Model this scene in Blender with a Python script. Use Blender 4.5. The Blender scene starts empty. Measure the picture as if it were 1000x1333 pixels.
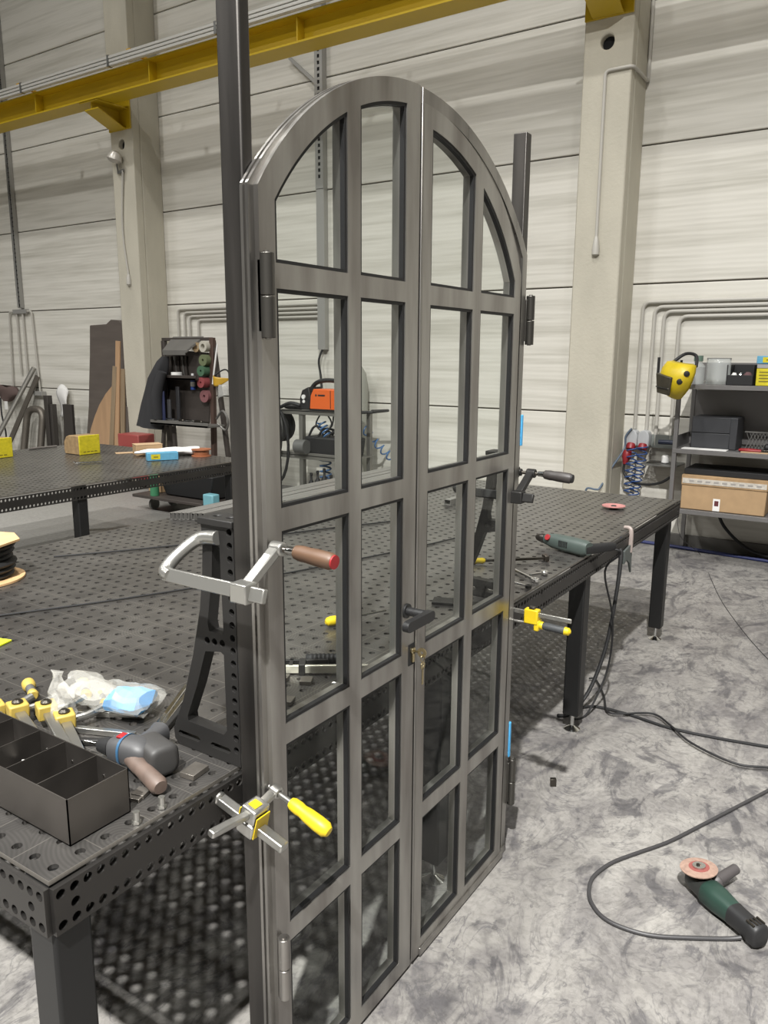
import bpy, bmesh, math, random
from mathutils import Vector, Matrix, geometry, noise
random.seed(7)
V = Vector
R = math.radians
sc = bpy.context.scene
COL = sc.collection
# ------------------------------------------------------------------ camera
CAM_R = Matrix(((0.83285934, 0.11287156, -0.5418536),
                (0.55346411, -0.16139366, 0.81708602),
                (0.00477404, -0.98041425, -0.19688858)))   # columns: right, down, forward
CAM_C = V((0, 0, 1.61))
FOC = 1020.13
cam_d = bpy.data.cameras.new('camera')
cam = bpy.data.objects.new('camera', cam_d)
COL.objects.link(cam)
cam_d.sensor_fit = 'VERTICAL'
cam_d.sensor_height = 24.0
cam_d.lens = FOC / 1333 * 24.0
cam_d.clip_start = 0.02
rt, dn, fw = (CAM_R.col[i].copy() for i in range(3))
m = Matrix((rt, -dn, -fw)).transposed().to_4x4()
m.translation = CAM_C
cam.matrix_world = m
sc.camera = cam
sc.view_settings.view_transform = 'Standard'
sc.view_settings.look = 'None'
sc.view_settings.gamma = 1.0
sc.view_settings.use_curve_mapping = False


def ray(px, py):
    return CAM_R @ V((px - 500, py - 666.5, FOC))


def gz(px, py, h=0.0):      # survey: photo point lying on the level z = h
    r = ray(px, py)
    return CAM_C + r * ((h - CAM_C.z) / r.z)


def gy(px, py, y):          # photo point lying in the upright plane at depth y
    r = ray(px, py)
    return CAM_C + r * (y / r.y)


def gx(px, py, x):          # photo point lying in the upright plane at x
    r = ray(px, py)
    return CAM_C + r * (x / r.x)


# ------------------------------------------------------------------ materials
def lin(c):
    return tuple(((v / 255) / 12.92 if v / 255 <= .04045 else ((v / 255 + .055) / 1.055) ** 2.4) for v in c) + (1.0,)


MATS = {}


def nd(nt, t, **kw):
    n = nt.nodes.new(t)
    for k, v in kw.items():
        setattr(n, k, v)
    return n


def mat(name, col, rough=.5, metal=0.0, var=0.0, vs=(8, 8, 8), bump=0.0, bs=None, rvar=0.0, detail=4, coat=0.0, alpha=1.0, trans=0.0, dist=0.0):
    """principled surface; var mixes the colour with a lighter and darker tone through noise"""
    if name in MATS:
        return MATS[name]
    ma = bpy.data.materials.new(name)
    ma.use_nodes = True
    nt = ma.node_tree
    p = nt.nodes['Principled BSDF']
    c = lin(col)
    p.inputs['Base Color'].default_value = c
    p.inputs['Roughness'].default_value = rough
    p.inputs['Metallic'].default_value = metal
    p.inputs['Coat Weight'].default_value = coat
    p.inputs['Alpha'].default_value = alpha
    p.inputs['Transmission Weight'].default_value = trans
    if var or rvar or bump:
        tc = nd(nt, 'ShaderNodeTexCoord')
        mp = nd(nt, 'ShaderNodeMapping')
        mp.inputs['Scale'].default_value = vs
        nt.links.new(tc.outputs['Object'], mp.inputs[0])
        nz = nd(nt, 'ShaderNodeTexNoise')
        nz.inputs['Scale'].default_value = 1.0
        nz.inputs['Detail'].default_value = detail
        nz.inputs['Distortion'].default_value = dist
        nt.links.new(mp.outputs[0], nz.inputs['Vector'])
        if var:
            rp = nd(nt, 'ShaderNodeValToRGB')
            rp.color_ramp.elements[0].position = .3
            rp.color_ramp.elements[1].position = .7
            rp.color_ramp.elements[0].color = tuple(v * (1 - var) for v in c[:3]) + (1,)
            rp.color_ramp.elements[1].color = tuple(min(1, v * (1 + var)) for v in c[:3]) + (1,)
            nt.links.new(nz.outputs['Fac'], rp.inputs[0])
            nt.links.new(rp.outputs[0], p.inputs['Base Color'])
        if rvar:
            mr = nd(nt, 'ShaderNodeMapRange')
            mr.inputs['From Min'].default_value = .3
            mr.inputs['From Max'].default_value = .7
            mr.inputs['To Min'].default_value = rough - rvar
            mr.inputs['To Max'].default_value = rough + rvar
            nt.links.new(nz.outputs['Fac'], mr.inputs[0])
            nt.links.new(mr.outputs[0], p.inputs['Roughness'])
        if bump:
            src = nz
            if bs:
                mp2 = nd(nt, 'ShaderNodeMapping')
                mp2.inputs['Scale'].default_value = bs
                nt.links.new(tc.outputs['Object'], mp2.inputs[0])
                src = nd(nt, 'ShaderNodeTexNoise')
                src.inputs['Scale'].default_value = 1
                src.inputs['Detail'].default_value = 3
                nt.links.new(mp2.outputs[0], src.inputs['Vector'])
            bp = nd(nt, 'ShaderNodeBump')
            bp.inputs['Strength'].default_value = bump
            bp.inputs['Distance'].default_value = .01
            nt.links.new(src.outputs['Fac'], bp.inputs['Height'])
            nt.links.new(bp.outputs[0], p.inputs['Normal'])
    MATS[name] = ma
    return ma


# ------------------------------------------------------------------ mesh building
def smooth_path(pts, sub, closed=False):
    pts = [V(p) for p in pts]
    if sub < 2 or len(pts) < 3:
        return pts
    out = []
    n = len(pts)
    rng = n if closed else n - 1
    for i in range(rng):
        if closed:
            a, b, c, d = pts[(i - 1) % n], pts[i], pts[(i + 1) % n], pts[(i + 2) % n]
        else:
            a, b, c, d = pts[max(i - 1, 0)], pts[i], pts[i + 1], pts[min(i + 2, n - 1)]
        for k in range(sub):
            t = k / sub
            out.append(.5 * ((2 * b) + (c - a) * t + (2 * a - 5 * b + 4 * c - d) * t * t + (3 * b - a - 3 * c + d) * t ** 3))
    if not closed:
        out.append(pts[-1])
    return out


def frame(o, xd, zd=(0, 0, 1)):
    """matrix whose local x runs along xd and local z leans towards zd"""
    x = V(xd).normalized()
    y = V(zd).cross(x).normalized()
    z = x.cross(y)
    mm = Matrix((x, y, z)).transposed().to_4x4()
    mm.translation = V(o)
    return mm


class B:
    def __init__(s, xf=None):
        s.v, s.f, s.xf = [], [], xf

    def add(s, vs, fs):
        o = len(s.v)
        for p in vs:
            p = V(p)
            s.v.append(s.xf @ p if s.xf else p)
        s.f += [tuple(i + o for i in f) for f in fs]
        return s

    def box(s, x0, x1, y0, y1, z0, z1):
        vs = [(x, y, z) for z in (z0, z1) for y in (y0, y1) for x in (x0, x1)]
        return s.add(vs, [(0, 2, 3, 1), (4, 5, 7, 6), (0, 1, 5, 4), (2, 6, 7, 3), (0, 4, 6, 2), (1, 3, 7, 5)])

    def hexa(s, bot, top):
        return s.add(list(bot) + list(top), [(3, 2, 1, 0), (4, 5, 6, 7), (0, 1, 5, 4), (1, 2, 6, 5), (2, 3, 7, 6), (3, 0, 4, 7)])

    def bar(s, p0, p1, w, h, up=(0, 0, 1)):
        p0, p1 = V(p0), V(p1)
        d = (p1 - p0).normalized()
        a = d.cross(V(up))
        if a.length < 1e-4:
            a = d.cross(V((1, 0, 0)))
        a.normalize()
        b = a.cross(d)
        q = [a * sx * w / 2 + b * sy * h / 2 for sx, sy in ((-1, -1), (1, -1), (1, 1), (-1, 1))]
        return s.add([p0 + k for k in q] + [p1 + k for k in q],
                     [(3, 2, 1, 0), (4, 5, 6, 7), (0, 1, 5, 4), (1, 2, 6, 5), (2, 3, 7, 6), (3, 0, 4, 7)])

    def cyl(s, p0, p1, r, r2=None, n=16):
        p0, p1 = V(p0), V(p1)
        return s.lathe([(r, 0), (r if r2 is None else r2, (p1 - p0).length)], p0, p1 - p0, n)

    def lathe(s, prof, o, d, n=16, sx=1.0, up=None):
        """prof: (radius, distance along d)"""
        o, d = V(o), V(d).normalized()
        a = d.orthogonal().normalized() if up is None else V(up).cross(d).normalized()
        b = d.cross(a)
        vs, fs = [], []
        for r, h in prof:
            r = max(r, 1e-5)
            for k in range(n):
                t = 2 * math.pi * k / n
                vs.append(o + d * h + a * (r * sx * math.cos(t)) + b * (r * math.sin(t)))
        for i in range(len(prof) - 1):
            for k in range(n):
                k2 = (k + 1) % n
                fs.append((i * n + k, i * n + k2, (i + 1) * n + k2, (i + 1) * n + k))
        fs.append(tuple(reversed(range(n))))
        fs.append(tuple((len(prof) - 1) * n + k for k in range(n)))
        return s.add(vs, fs)

    def ring(s, o, d, r0, r1, h, n=24):
        """washer: bore r0, rim r1, thickness h along d"""
        o, d = V(o), V(d).normalized()
        a = d.orthogonal().normalized()
        b = d.cross(a)
        vs, fs = [], []
        for r, hh in ((r0, 0), (r1, 0), (r1, h), (r0, h)):
            for k in range(n):
                t = 2 * math.pi * k / n
                vs.append(o + d * hh + (a * math.cos(t) + b * math.sin(t)) * r)
        for i in range(4):
            for k in range(n):
                fs.append((i * n + k, i * n + (k + 1) % n, ((i + 1) % 4) * n + (k + 1) % n, ((i + 1) % 4) * n + k))
        return s.add(vs, fs)

    def tube(s, pts, r, n=8, sub=0, closed=False):
        pts = smooth_path(pts, sub, closed)
        m_ = len(pts)
        tg = []
        for i in range(m_):
            if closed:
                t = pts[(i + 1) % m_] - pts[(i - 1) % m_]
            else:
                t = pts[min(i + 1, m_ - 1)] - pts[max(i - 1, 0)]
            tg.append(t.normalized())
        a = tg[0].orthogonal().normalized()
        vs, fs = [], []
        for i, p in enumerate(pts):
            a = (a - tg[i] * a.dot(tg[i]))
            a = a.normalized() if a.length > 1e-6 else tg[i].orthogonal().normalized()
            b = tg[i].cross(a)
            rr = r
            if isinstance(r, (list, tuple)):
                q = i / max(m_ - 1, 1) * (len(r) - 1)
                j_ = min(int(q), len(r) - 2)
                rr = r[j_] + (r[j_ + 1] - r[j_]) * (q - j_)
            for k in range(n):
                t = 2 * math.pi * k / n
                vs.append(p + (a * math.cos(t) + b * math.sin(t)) * rr)
        for i in range(m_ if closed else m_ - 1):
            j = (i + 1) % m_
            for k in range(n):
                fs.append((i * n + k, i * n + (k + 1) % n, j * n + (k + 1) % n, j * n + k))
        if not closed:
            fs.append(tuple(reversed(range(n))))
            fs.append(tuple((m_ - 1) * n + k for k in range(n)))
        return s.add(vs, fs)

    def prism(s, outer, axis, a, b, holes=()):
        """2-D outline (with holes) pushed from a to b along an axis"""
        def p3(q, t):
            return {'x': (t, q[0], q[1]), 'y': (q[0], t, q[1]), 'z': (q[0], q[1], t)}[axis]
        loops = [list(outer)] + [list(h) for h in holes]
        tri = geometry.tessellate_polygon([[V((q[0], q[1], 0)) for q in l] for l in loops])
        flat = [q for l in loops for q in l]
        n = len(flat)
        vs = [p3(q, a) for q in flat] + [p3(q, b) for q in flat]
        fs = [tuple(t) for t in tri] + [tuple(i + n for i in reversed(t)) for t in tri]
        o = 0
        for l in loops:
            k = len(l)
            for i in range(k):
                j = (i + 1) % k
                fs.append((o + i, o + j, o + j + n, o + i + n))
            o += k
        return s.add(vs, fs)

    def loft(s, secs, n=20, pw=2.6, axis_x=True):
        """body along local x: (x, half width y, half height z, centre y, centre z)"""
        vs, fs = [], []
        for x, hw, hh, cy, cz in secs:
            for k in range(n):
                t = 2 * math.pi * k / n
                c, q = math.cos(t), math.sin(t)
                vs.append((x, cy + hw * math.copysign(abs(c) ** (2 / pw), c), cz + hh * math.copysign(abs(q) ** (2 / pw), q)))
        m_ = len(secs)
        for i in range(m_ - 1):
            for k in range(n):
                fs.append((i * n + k, i * n + (k + 1) % n, (i + 1) * n + (k + 1) % n, (i + 1) * n + k))
        fs.append(tuple(reversed(range(n))))
        fs.append(tuple((m_ - 1) * n + k for k in range(n)))
        return s.add(vs, fs)

    def ball(s, c, rx, ry=None, rz=None, n=14):
        ry = rx if ry is None else ry
        rz = rx if rz is None else rz
        c = V(c)
        vs, fs = [c + V((0, 0, -rz))], []
        m_ = n // 2
        for i in range(1, m_):
            ph = -math.pi / 2 + math.pi * i / m_
            for k in range(n):
                t = 2 * math.pi * k / n
                vs.append(c + V((rx * math.cos(ph) * math.cos(t), ry * math.cos(ph) * math.sin(t), rz * math.sin(ph))))
        vs.append(c + V((0, 0, rz)))
        for k in range(n):
            fs.append((0, 1 + (k + 1) % n, 1 + k))
            fs.append((len(vs) - 1, 1 + (m_ - 2) * n + k, 1 + (m_ - 2) * n + (k + 1) % n))
        for i in range(m_ - 2):
            for k in range(n):
                fs.append((1 + i * n + k, 1 + i * n + (k + 1) % n, 1 + (i + 1) * n + (k + 1) % n, 1 + (i + 1) * n + k))
        return s.add(vs, fs)

    def grid(s, fn, nu, nv):
        vs = [fn(i / nu, j / nv) for j in range(nv + 1) for i in range(nu + 1)]
        fs = [(j * (nu + 1) + i, j * (nu + 1) + i + 1, (j + 1) * (nu + 1) + i + 1, (j + 1) * (nu + 1) + i) for j in range(nv) for i in range(nu)]
        return s.add(vs, fs)

    def build(s, name, ma, parent=None, bevel=0.0, label=None, ang=35, solid=0.0, recalc=True, seg=2):
        o_ = V(parent['_o']) if parent is not None else V((0, 0, 0))
        me = bpy.data.meshes.new(name)
        me.from_pydata([tuple(p - o_) for p in s.v], [], s.f)
        if recalc:
            bm = bmesh.new()
            bm.from_mesh(me)
            bmesh.ops.recalc_face_normals(bm, faces=bm.faces)
            bm.to_mesh(me)
            bm.free()
        me.materials.append(ma)
        me.shade_smooth()
        me.set_sharp_from_angle(angle=R(ang))
        o = bpy.data.objects.new(name, me)
        COL.objects.link(o)
        o['_o'] = tuple(o_)
        if parent is not None:
            o.parent = parent
        if bevel:
            md = o.modifiers.new('bevel', 'BEVEL')
            md.width = bevel
            md.segments = seg
            md.limit_method = 'ANGLE'
            md.angle_limit = R(40)
        if solid:
            md = o.modifiers.new('solid', 'SOLIDIFY')
            md.thickness = solid
            md.offset = 0
        if label:
            o['label'] = label
        return o


def thing(name, label, cat, loc=(0, 0, 0), group=None):
    o = bpy.data.objects.new(name, None)
    COL.objects.link(o)
    o.empty_display_size = .05
    o.location = loc
    o['label'], o['category'], o['_o'] = label, cat, tuple(loc)
    if group:
        o['group'] = group
    return o


def tag(o, label, cat, group=None, kind=None):
    o['label'], o['category'] = label, cat
    if group:
        o['group'] = group
    if kind:
        o['kind'] = kind
    return o


def struct(o, label=None):
    o['kind'] = 'structure'
    if label:
        o['label'] = label
    return o


def dup(root, loc=None, rot=None, label=None, group=None):
    r = root.copy()
    COL.objects.link(r)
    if loc is not None:
        r.location = loc
    if rot is not None:
        r.rotation_euler = rot
    if label:
        r['label'] = label
    if group:
        r['group'] = group
    for ch in list(root.children):
        c = ch.copy()
        COL.objects.link(c)
        c.parent = r
        for g in ch.children:
            d = g.copy()
            COL.objects.link(d)
            d.parent = c
    return r


def circ(cx, cy, r, n=12, ph=0.0):
    return [(cx + r * math.cos(2 * math.pi * k / n + ph), cy + r * math.sin(2 * math.pi * k / n + ph)) for k in range(n)]


def plate_holes(b, o, u, v, nu, nv, cu, cv, th, rad, mask=None, n=12):
    """perforated plate added to builder b: nu x nv cells from corner o along u and v, a round hole per masked cell"""
    o, u, v = V(o), V(u).normalized(), V(v).normalized()
    w = u.cross(v)
    vs, fs, key = [], [], {}
    q = n // 4

    def vid(i, j, L):
        k = (i, j, L)
        if k not in key:
            key[k] = len(vs)
            vs.append(o + u * (i * cu) + v * (j * cv) + w * (th * L))
        return key[k]
    cs = [(math.cos(2 * math.pi * k / n + math.pi * 1.25) * rad, math.sin(2 * math.pi * k / n + math.pi * 1.25) * rad) for k in range(n)]
    for i in range(nu):
        for j in range(nv):
            hole = mask is None or mask(i, j)
            st = []
            for L in (0, 1):
                c = [vid(i, j, L), vid(i + 1, j, L), vid(i + 1, j + 1, L), vid(i, j + 1, L)]
                if not hole:
                    fs.append(tuple(c) if L else tuple(reversed(c)))
                    continue
                st.append(len(vs))
                mid = o + u * ((i + .5) * cu) + v * ((j + .5) * cv) + w * (th * L)
                vs += [mid + u * p[0] + v * p[1] for p in cs]
                for k in range(4):
                    f = [c[k], c[(k + 1) % 4]] + [st[L] + (k * q + t) % n for t in range(q, -1, -1)]
                    fs.append(tuple(f) if L else tuple(reversed(f)))
            if hole:
                for k in range(n):
                    k2 = (k + 1) % n
                    fs.append((st[0] + k2, st[0] + k, st[1] + k, st[1] + k2))
    for i in range(nu):
        fs.append((vid(i, 0, 0), vid(i + 1, 0, 0), vid(i + 1, 0, 1), vid(i, 0, 1)))
        fs.append((vid(i + 1, nv, 0), vid(i, nv, 0), vid(i, nv, 1), vid(i + 1, nv, 1)))
    for j in range(nv):
        fs.append((vid(0, j + 1, 0), vid(0, j, 0), vid(0, j, 1), vid(0, j + 1, 1)))
        fs.append((vid(nu, j, 0), vid(nu, j + 1, 0), vid(nu, j + 1, 1), vid(nu, j, 1)))
    b.add(vs, fs)
    return b
# ------------------------------------------------------------------ setting
WALL_Y = 6.9


def floor_mat():
    ma = bpy.data.materials.new('concrete_floor')
    ma.use_nodes = True
    nt = ma.node_tree
    L = nt.links.new
    p = nt.nodes['Principled BSDF']
    tc = nd(nt, 'ShaderNodeTexCoord')

    def noise_(scale, detail, dist, rough=.55, off=0.0, sc3=(1, 1, 1), rot=0.0):
        mp = nd(nt, 'ShaderNodeMapping')
        mp.inputs['Location'].default_value = (off, off * .7, 0)
        mp.inputs['Scale'].default_value = sc3
        mp.inputs['Rotation'].default_value = (0, 0, rot)
        L(tc.outputs['Object'], mp.inputs[0])
        n = nd(nt, 'ShaderNodeTexNoise')
        n.inputs['Scale'].default_value = scale
        n.inputs['Detail'].default_value = detail
        n.inputs['Roughness'].default_value = rough
        n.inputs['Distortion'].default_value = dist
        L(mp.outputs[0], n.inputs['Vector'])
        return n.outputs['Fac']

    def ramp(src, *stops):
        r = nd(nt, 'ShaderNodeValToRGB')
        e = r.color_ramp.elements
        while len(e) < len(stops):
            e.new(.5)
        for k, (pos, c) in enumerate(stops):
            e[k].position = pos
            e[k].color = (c, c, c, 1) if not isinstance(c, tuple) else c
        L(src, r.inputs[0])
        return r.outputs[0]

    def mix(f, a, b, mode='MIX'):
        mx = nd(nt, 'ShaderNodeMix', data_type='RGBA', blend_type=mode)
        for k, s in ((0, f), (6, a), (7, b)):
            if isinstance(s, (float, tuple)):
                mx.inputs[k].default_value = s
            else:
                L(s, mx.inputs[k])
        return mx.outputs[2]
    big = noise_(.7, 4, .8)
    swirl = noise_(2.3, 8, 2.0, .62, 3.1, (1, .7, 1), .6)
    smear = noise_(5.2, 7, 2.4, .62, 8.2, (1, .55, 1), -.5)
    vein = noise_(5.0, 6, 3.0, .58, 15.7, (1, .7, 1), .2)
    fine = noise_(42, 5, .6, .7, 1.0)
    base = ramp(big, (.35, lin((132, 129, 125))), (.62, lin((150, 147, 142))))
    c1 = mix(mix(1.0, ramp(swirl, (.42, .85), (.56, 0.0)), ramp(big, (.36, 1.0), (.62, .55)), 'MULTIPLY'), base, lin((102, 99, 99)))
    v2 = mix(1.0, ramp(smear, (.40, 1.0), (.48, 0.0)), ramp(swirl, (.42, 1.0), (.60, .3)), 'MULTIPLY')
    c1b = mix(v2, c1, lin((86, 84, 85)))
    v3 = mix(1.0, ramp(vein, (.472, 0.0), (.492, .8), (.506, .8), (.530, 0.0)), ramp(smear, (.42, 1.0), (.60, .3)), 'MULTIPLY')
    c2a = mix(v3, c1b, lin((92, 90, 91)))
    v4 = mix(1.0, ramp(vein, (.55, 0.0), (.575, .16), (.585, .16), (.61, 0.0)), ramp(smear, (.42, .1), (.58, 1.0)), 'MULTIPLY')
    c2 = mix(v4, c2a, lin((176, 173, 168)))
    # the trodden dusty part by the doors is blotchy, the far left is swept clean
    sx = nd(nt, 'ShaderNodeSeparateXYZ')
    L(tc.outputs['Object'], sx.inputs[0])
    mr = nd(nt, 'ShaderNodeMapRange')
    mr.inputs['From Min'].default_value = -3.6
    mr.inputs['From Max'].default_value = -1.6
    L(sx.outputs[0], mr.inputs[0])
    c3 = mix(mr.outputs[0], lin((144, 142, 137)), c2)
    f1 = ramp(fine, (.38, .72), (.55, 1.0))
    c4 = mix(.8, c3, f1, 'MULTIPLY')
    L(c4, p.inputs['Base Color'])
    L(ramp(swirl, (.3, .42), (.7, .62)), p.inputs['Roughness'])
    bp = nd(nt, 'ShaderNodeBump')
    bp.inputs['Strength'].default_value = .25
    bp.inputs['Distance'].default_value = .004
    L(fine, bp.inputs['Height'])
    L(bp.outputs[0], p.inputs['Normal'])
    return ma


def wall_mat():
    ma = bpy.data.materials.new('ribbed_wall_panel')
    ma.use_nodes = True
    nt = ma.node_tree
    L = nt.links.new
    p = nt.nodes['Principled BSDF']
    tc = nd(nt, 'ShaderNodeTexCoord')

    def streak(sx, sz, detail, off=0.0):
        mp = nd(nt, 'ShaderNodeMapping')
        mp.inputs['Scale'].default_value = (sx, 1, sz)
        mp.inputs['Location'].default_value = (off, 0, off)
        L(tc.outputs['Object'], mp.inputs[0])
        n = nd(nt, 'ShaderNodeTexNoise')
        n.inputs['Scale'].default_value = 1
        n.inputs['Detail'].default_value = detail
        n.inputs['Roughness'].default_value = .6
        L(mp.outputs[0], n.inputs['Vector'])
        return n.outputs['Fac']
    a = streak(.35, 9, 4)  # streaky reflections on the fine ribs, painted into the base colour
    b = streak(1.2, 28, 3, 4.0)
    ad = nd(nt, 'ShaderNodeMath', operation='MULTIPLY_ADD')
    ad.inputs[1].default_value = .45
    L(b, ad.inputs[0])
    L(a, ad.inputs[2])
    rp = nd(nt, 'ShaderNodeValToRGB')
    e = rp.color_ramp.elements
    e[0].position, e[0].color = .46, lin((184, 181, 170))
    e[1].position, e[1].color = .80, lin((216, 213, 204))
    L(ad.outputs[0], rp.inputs[0])
    L(rp.outputs[0], p.inputs['Base Color'])
    p.inputs['Roughness'].default_value = .5
    wv = nd(nt, 'ShaderNodeTexWave', wave_type='BANDS', bands_direction='Z', wave_profile='SIN')
    wv.inputs['Scale'].default_value = 8.0
    wv.inputs['Distortion'].default_value = .6
    L(tc.outputs['Object'], wv.inputs['Vector'])
    bp = nd(nt, 'ShaderNodeBump')
    bp.inputs['Strength'].default_value = .12
    bp.inputs['Distance'].default_value = .004
    L(wv.outputs['Fac'], bp.inputs['Height'])
    L(bp.outputs[0], p.inputs['Normal'])
    return ma


M_floor = floor_mat()
M_wall = wall_mat()
M_gap = mat('joint_gap', (92, 88, 80), .8)
M_conc = mat('column_concrete', (186, 181, 166), .75, var=.10, vs=(3, 3, 1.2), bump=.25, bs=(40, 40, 40))
M_hall = mat('hall_cladding', (96, 94, 90), .7)
M_plinth = mat('plinth_concrete', (110, 108, 104), .8, var=.15, vs=(4, 4, 8))
M_galv = mat('galvanised_steel', (150, 150, 147), .38, .85, var=.12, vs=(12, 12, 4), rvar=.06)
M_pipe = mat('grey_plastic_conduit', (182, 179, 171), .45)

struct(B().box(-17, 9, -11, WALL_Y + .3, -.2, 0).build('floor', M_floor), 'grey concrete floor with dark swirling stains')
struct(B().box(-17, 9, -11, WALL_Y + .3, 10.4, 10.6).build('ceiling', M_hall))
struct(B().box(-17.2, -17, -11, WALL_Y + .3, 0, 10.4).build('wall_left', M_hall))
struct(B().box(9, 9.2, -11, WALL_Y + .3, 0, 10.4).build('wall_right', M_hall))
struct(B().box(-17, 9, -11.2, -11, 0, 10.4).build('wall_front', M_hall))
# back wall: lying sandwich panels 1.1 m high with open joints
wb = B()
zj = [0.0, 1.107, 2.203, 3.297, 4.372, 5.48, 6.58, 7.68, 8.78, 9.88, 10.4]
for z0, z1 in zip(zj, zj[1:]):
    wb.box(-17, 9, WALL_Y, WALL_Y + .12, z0 + .006, z1 - .006)
wo = struct(wb.build('wall_back', M_wall, bevel=.006), 'cream horizontally ribbed panel wall at the back of the hall')
struct(B().box(-17, 9, WALL_Y + .02, WALL_Y + .3, 0, 10.4).build('trim_1', M_gap))
struct(B().box(-17, 9, WALL_Y - .03, WALL_Y + .0, 0, .11).build('baseboard_back', M_plinth, bevel=.004))

# ---------------------------------------------------------------- columns
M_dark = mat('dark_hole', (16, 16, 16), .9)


def column(x0, x1, label, hole):
    t = thing('concrete_column', label, 'column', ((x0 + x1) / 2, 6.7, 0), 'concrete columns along the back wall')
    c = B()
    hx, hz = hole
    outer = [(x0, 0), (x1, 0), (x1, 10.38), (x0, 10.38)]
    c.prism(outer, 'y', 6.49, 6.60, [circ(hx, hz, .055, 18)])
    c.box(x0, x1, 6.60, WALL_Y, 0, 10.38)
    c.build('shaft', M_conc, t, bevel=.012)
    B().cyl((hx, 6.55, hz), (hx, 6.598, hz), .054, n=18).build('sleeve_hole', M_dark, t, label='dark round hole through the column')
    return t


h1 = gy(158, 188, 6.49)
h2 = gy(791, 54, 6.49)
column(-8.21, -7.82, 'grey concrete column on the left under the yellow console of the crane beam', (h1.x, h1.z))
column(-2.44, -2.052, 'grey concrete column right of the arched door with a thin conduit down its face', (h2.x, h2.z))

# ---------------------------------------------------------------- crane beam
M_yel = mat('crane_yellow', (186, 156, 24), .42, var=.05, vs=(2, 2, 2))
M_alu = mat('conductor_rail_aluminium', (205, 203, 196), .35, .2)
t = thing('crane_beam', 'yellow steel runway beam of a crane crossing the top left in front of the wall', 'crane beam', (-4, 6.17, 4.37))
zb, zt = 4.375, 4.615
cb = B()
cb.box(-14, 6, 6.05, 6.29, zb, zb + .017)
cb.box(-14, 6, 6.05, 6.29, zt - .017, zt)
cb.box(-14, 6, 6.165, 6.177, zb + .017, zt - .017)
cb.build('girder', M_yel, t)
pp = B()
for xx in range(-13, 6, 2):
    pp.box(xx, xx + .012, 6.065, 6.164, zb + .018, zt - .018)
pp.build('stiffener', M_yel, t)
# consoles on the columns
for cx in (-8.015, -2.246):
    c = B()
    c.prism([(6.10, zb - .012), (6.488, zb - .012), (6.488, zb - .20), (6.43, zb - .20), (6.10, zb - .07)], 'x', cx - .012, cx + .012)
    c.box(cx - .16, cx + .16, 6.06, 6.488, zb - .014, zb - .001)
    c.box(cx - .19, cx + .19, 6.468, 6.489, zb - .22, zb + .2)
    c.prism([(6.10, zb - .07), (6.10, zb - .085), (6.43, zb - .215), (6.468, zb - .215), (6.468, zb - .20), (6.43, zb - .20)], 'x', cx - .12, cx + .12)
    c.build('console', M_yel, t, bevel=.003)
cr = thing('conductor_rail', 'pale three lane conductor rail running along the yellow crane beam', 'rail', (-4, 6.0, 4.65))
c = B()
for k in range(3):
    z0 = 4.622 + k * .034
    c.box(-14, 6, 5.985 - .004 * k, 6.02, z0, z0 + .028)
c.box(-14, 6, 6.0, 6.024, 4.618, 4.722)
c.build('rail_profile', M_alu, cr, bevel=.004)
for xx in (-9.15, -7.55, -5.95, -4.35, -2.75, -1.15):
    B().box(xx, xx + .03, 5.976, 6.03, 4.616, 4.728).build('joint_clip', M_galv, cr)
M_yel2 = mat('faded_yellow_bracket', (206, 160, 40), .5)
for xx in (-9.25, -7.25, -5.9, -4.4):
    B().bar((xx, 6.03, 4.74), (xx + .02, 6.27, 4.70), .05, .02).box(xx - .03, xx + .03, 6.02, 6.05, 4.63, 4.75).build('rail_bracket', M_yel2, cr)

# ---------------------------------------------------------------- conduits on columns and wall
def conduit(pts, r, label, name='conduit', cat='pipe', m_=None, group=None, sub=0, n=8):
    o = B().tube(pts, r, n, sub).build(name, m_ or M_pipe)
    return tag(o, label, cat, group)


def bend(pts, rad=.05):
    """rounds the corners of a polyline"""
    pts = [V(p) for p in pts]
    out = [pts[0]]
    for a, b, c in zip(pts, pts[1:], pts[2:]):
        d0, d1 = (a - b), (c - b)
        r = min(rad, d0.length * .45, d1.length * .45)
        p0, p1 = b + d0.normalized() * r, b + d1.normalized() * r
        for k in range(6):
            t = k / 5
            out.append(p0 * (1 - t) ** 2 + b * 2 * t * (1 - t) + p1 * t * t)
    out.append(pts[-1])
    return out


# sensor conduit of the right column
fy = 6.478
a, b_, e = gy(776, 318, fy), gy(790, 92, fy), gy(824, 84, fy)
b_.x = a.x - .0
t = thing('column_conduit', 'thin grey conduit bent down the face of the right concrete column', 'pipe', a)
B().tube(bend([a, (a.x, fy, b_.z), (-2.035, fy, b_.z), (-2.035, 6.885, b_.z - .005), (-2.035, 6.885, 6.3)], .04), .013, 10).build('tube', M_pipe, t)
B().lathe([(.014, 0), (.022, .03), (.03, .09), (.03, .14), (.01, .15)], (a.x, fy, a.z + .06), (0, 0, -1), 12).build('cable_gland', M_pipe, t)
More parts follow.
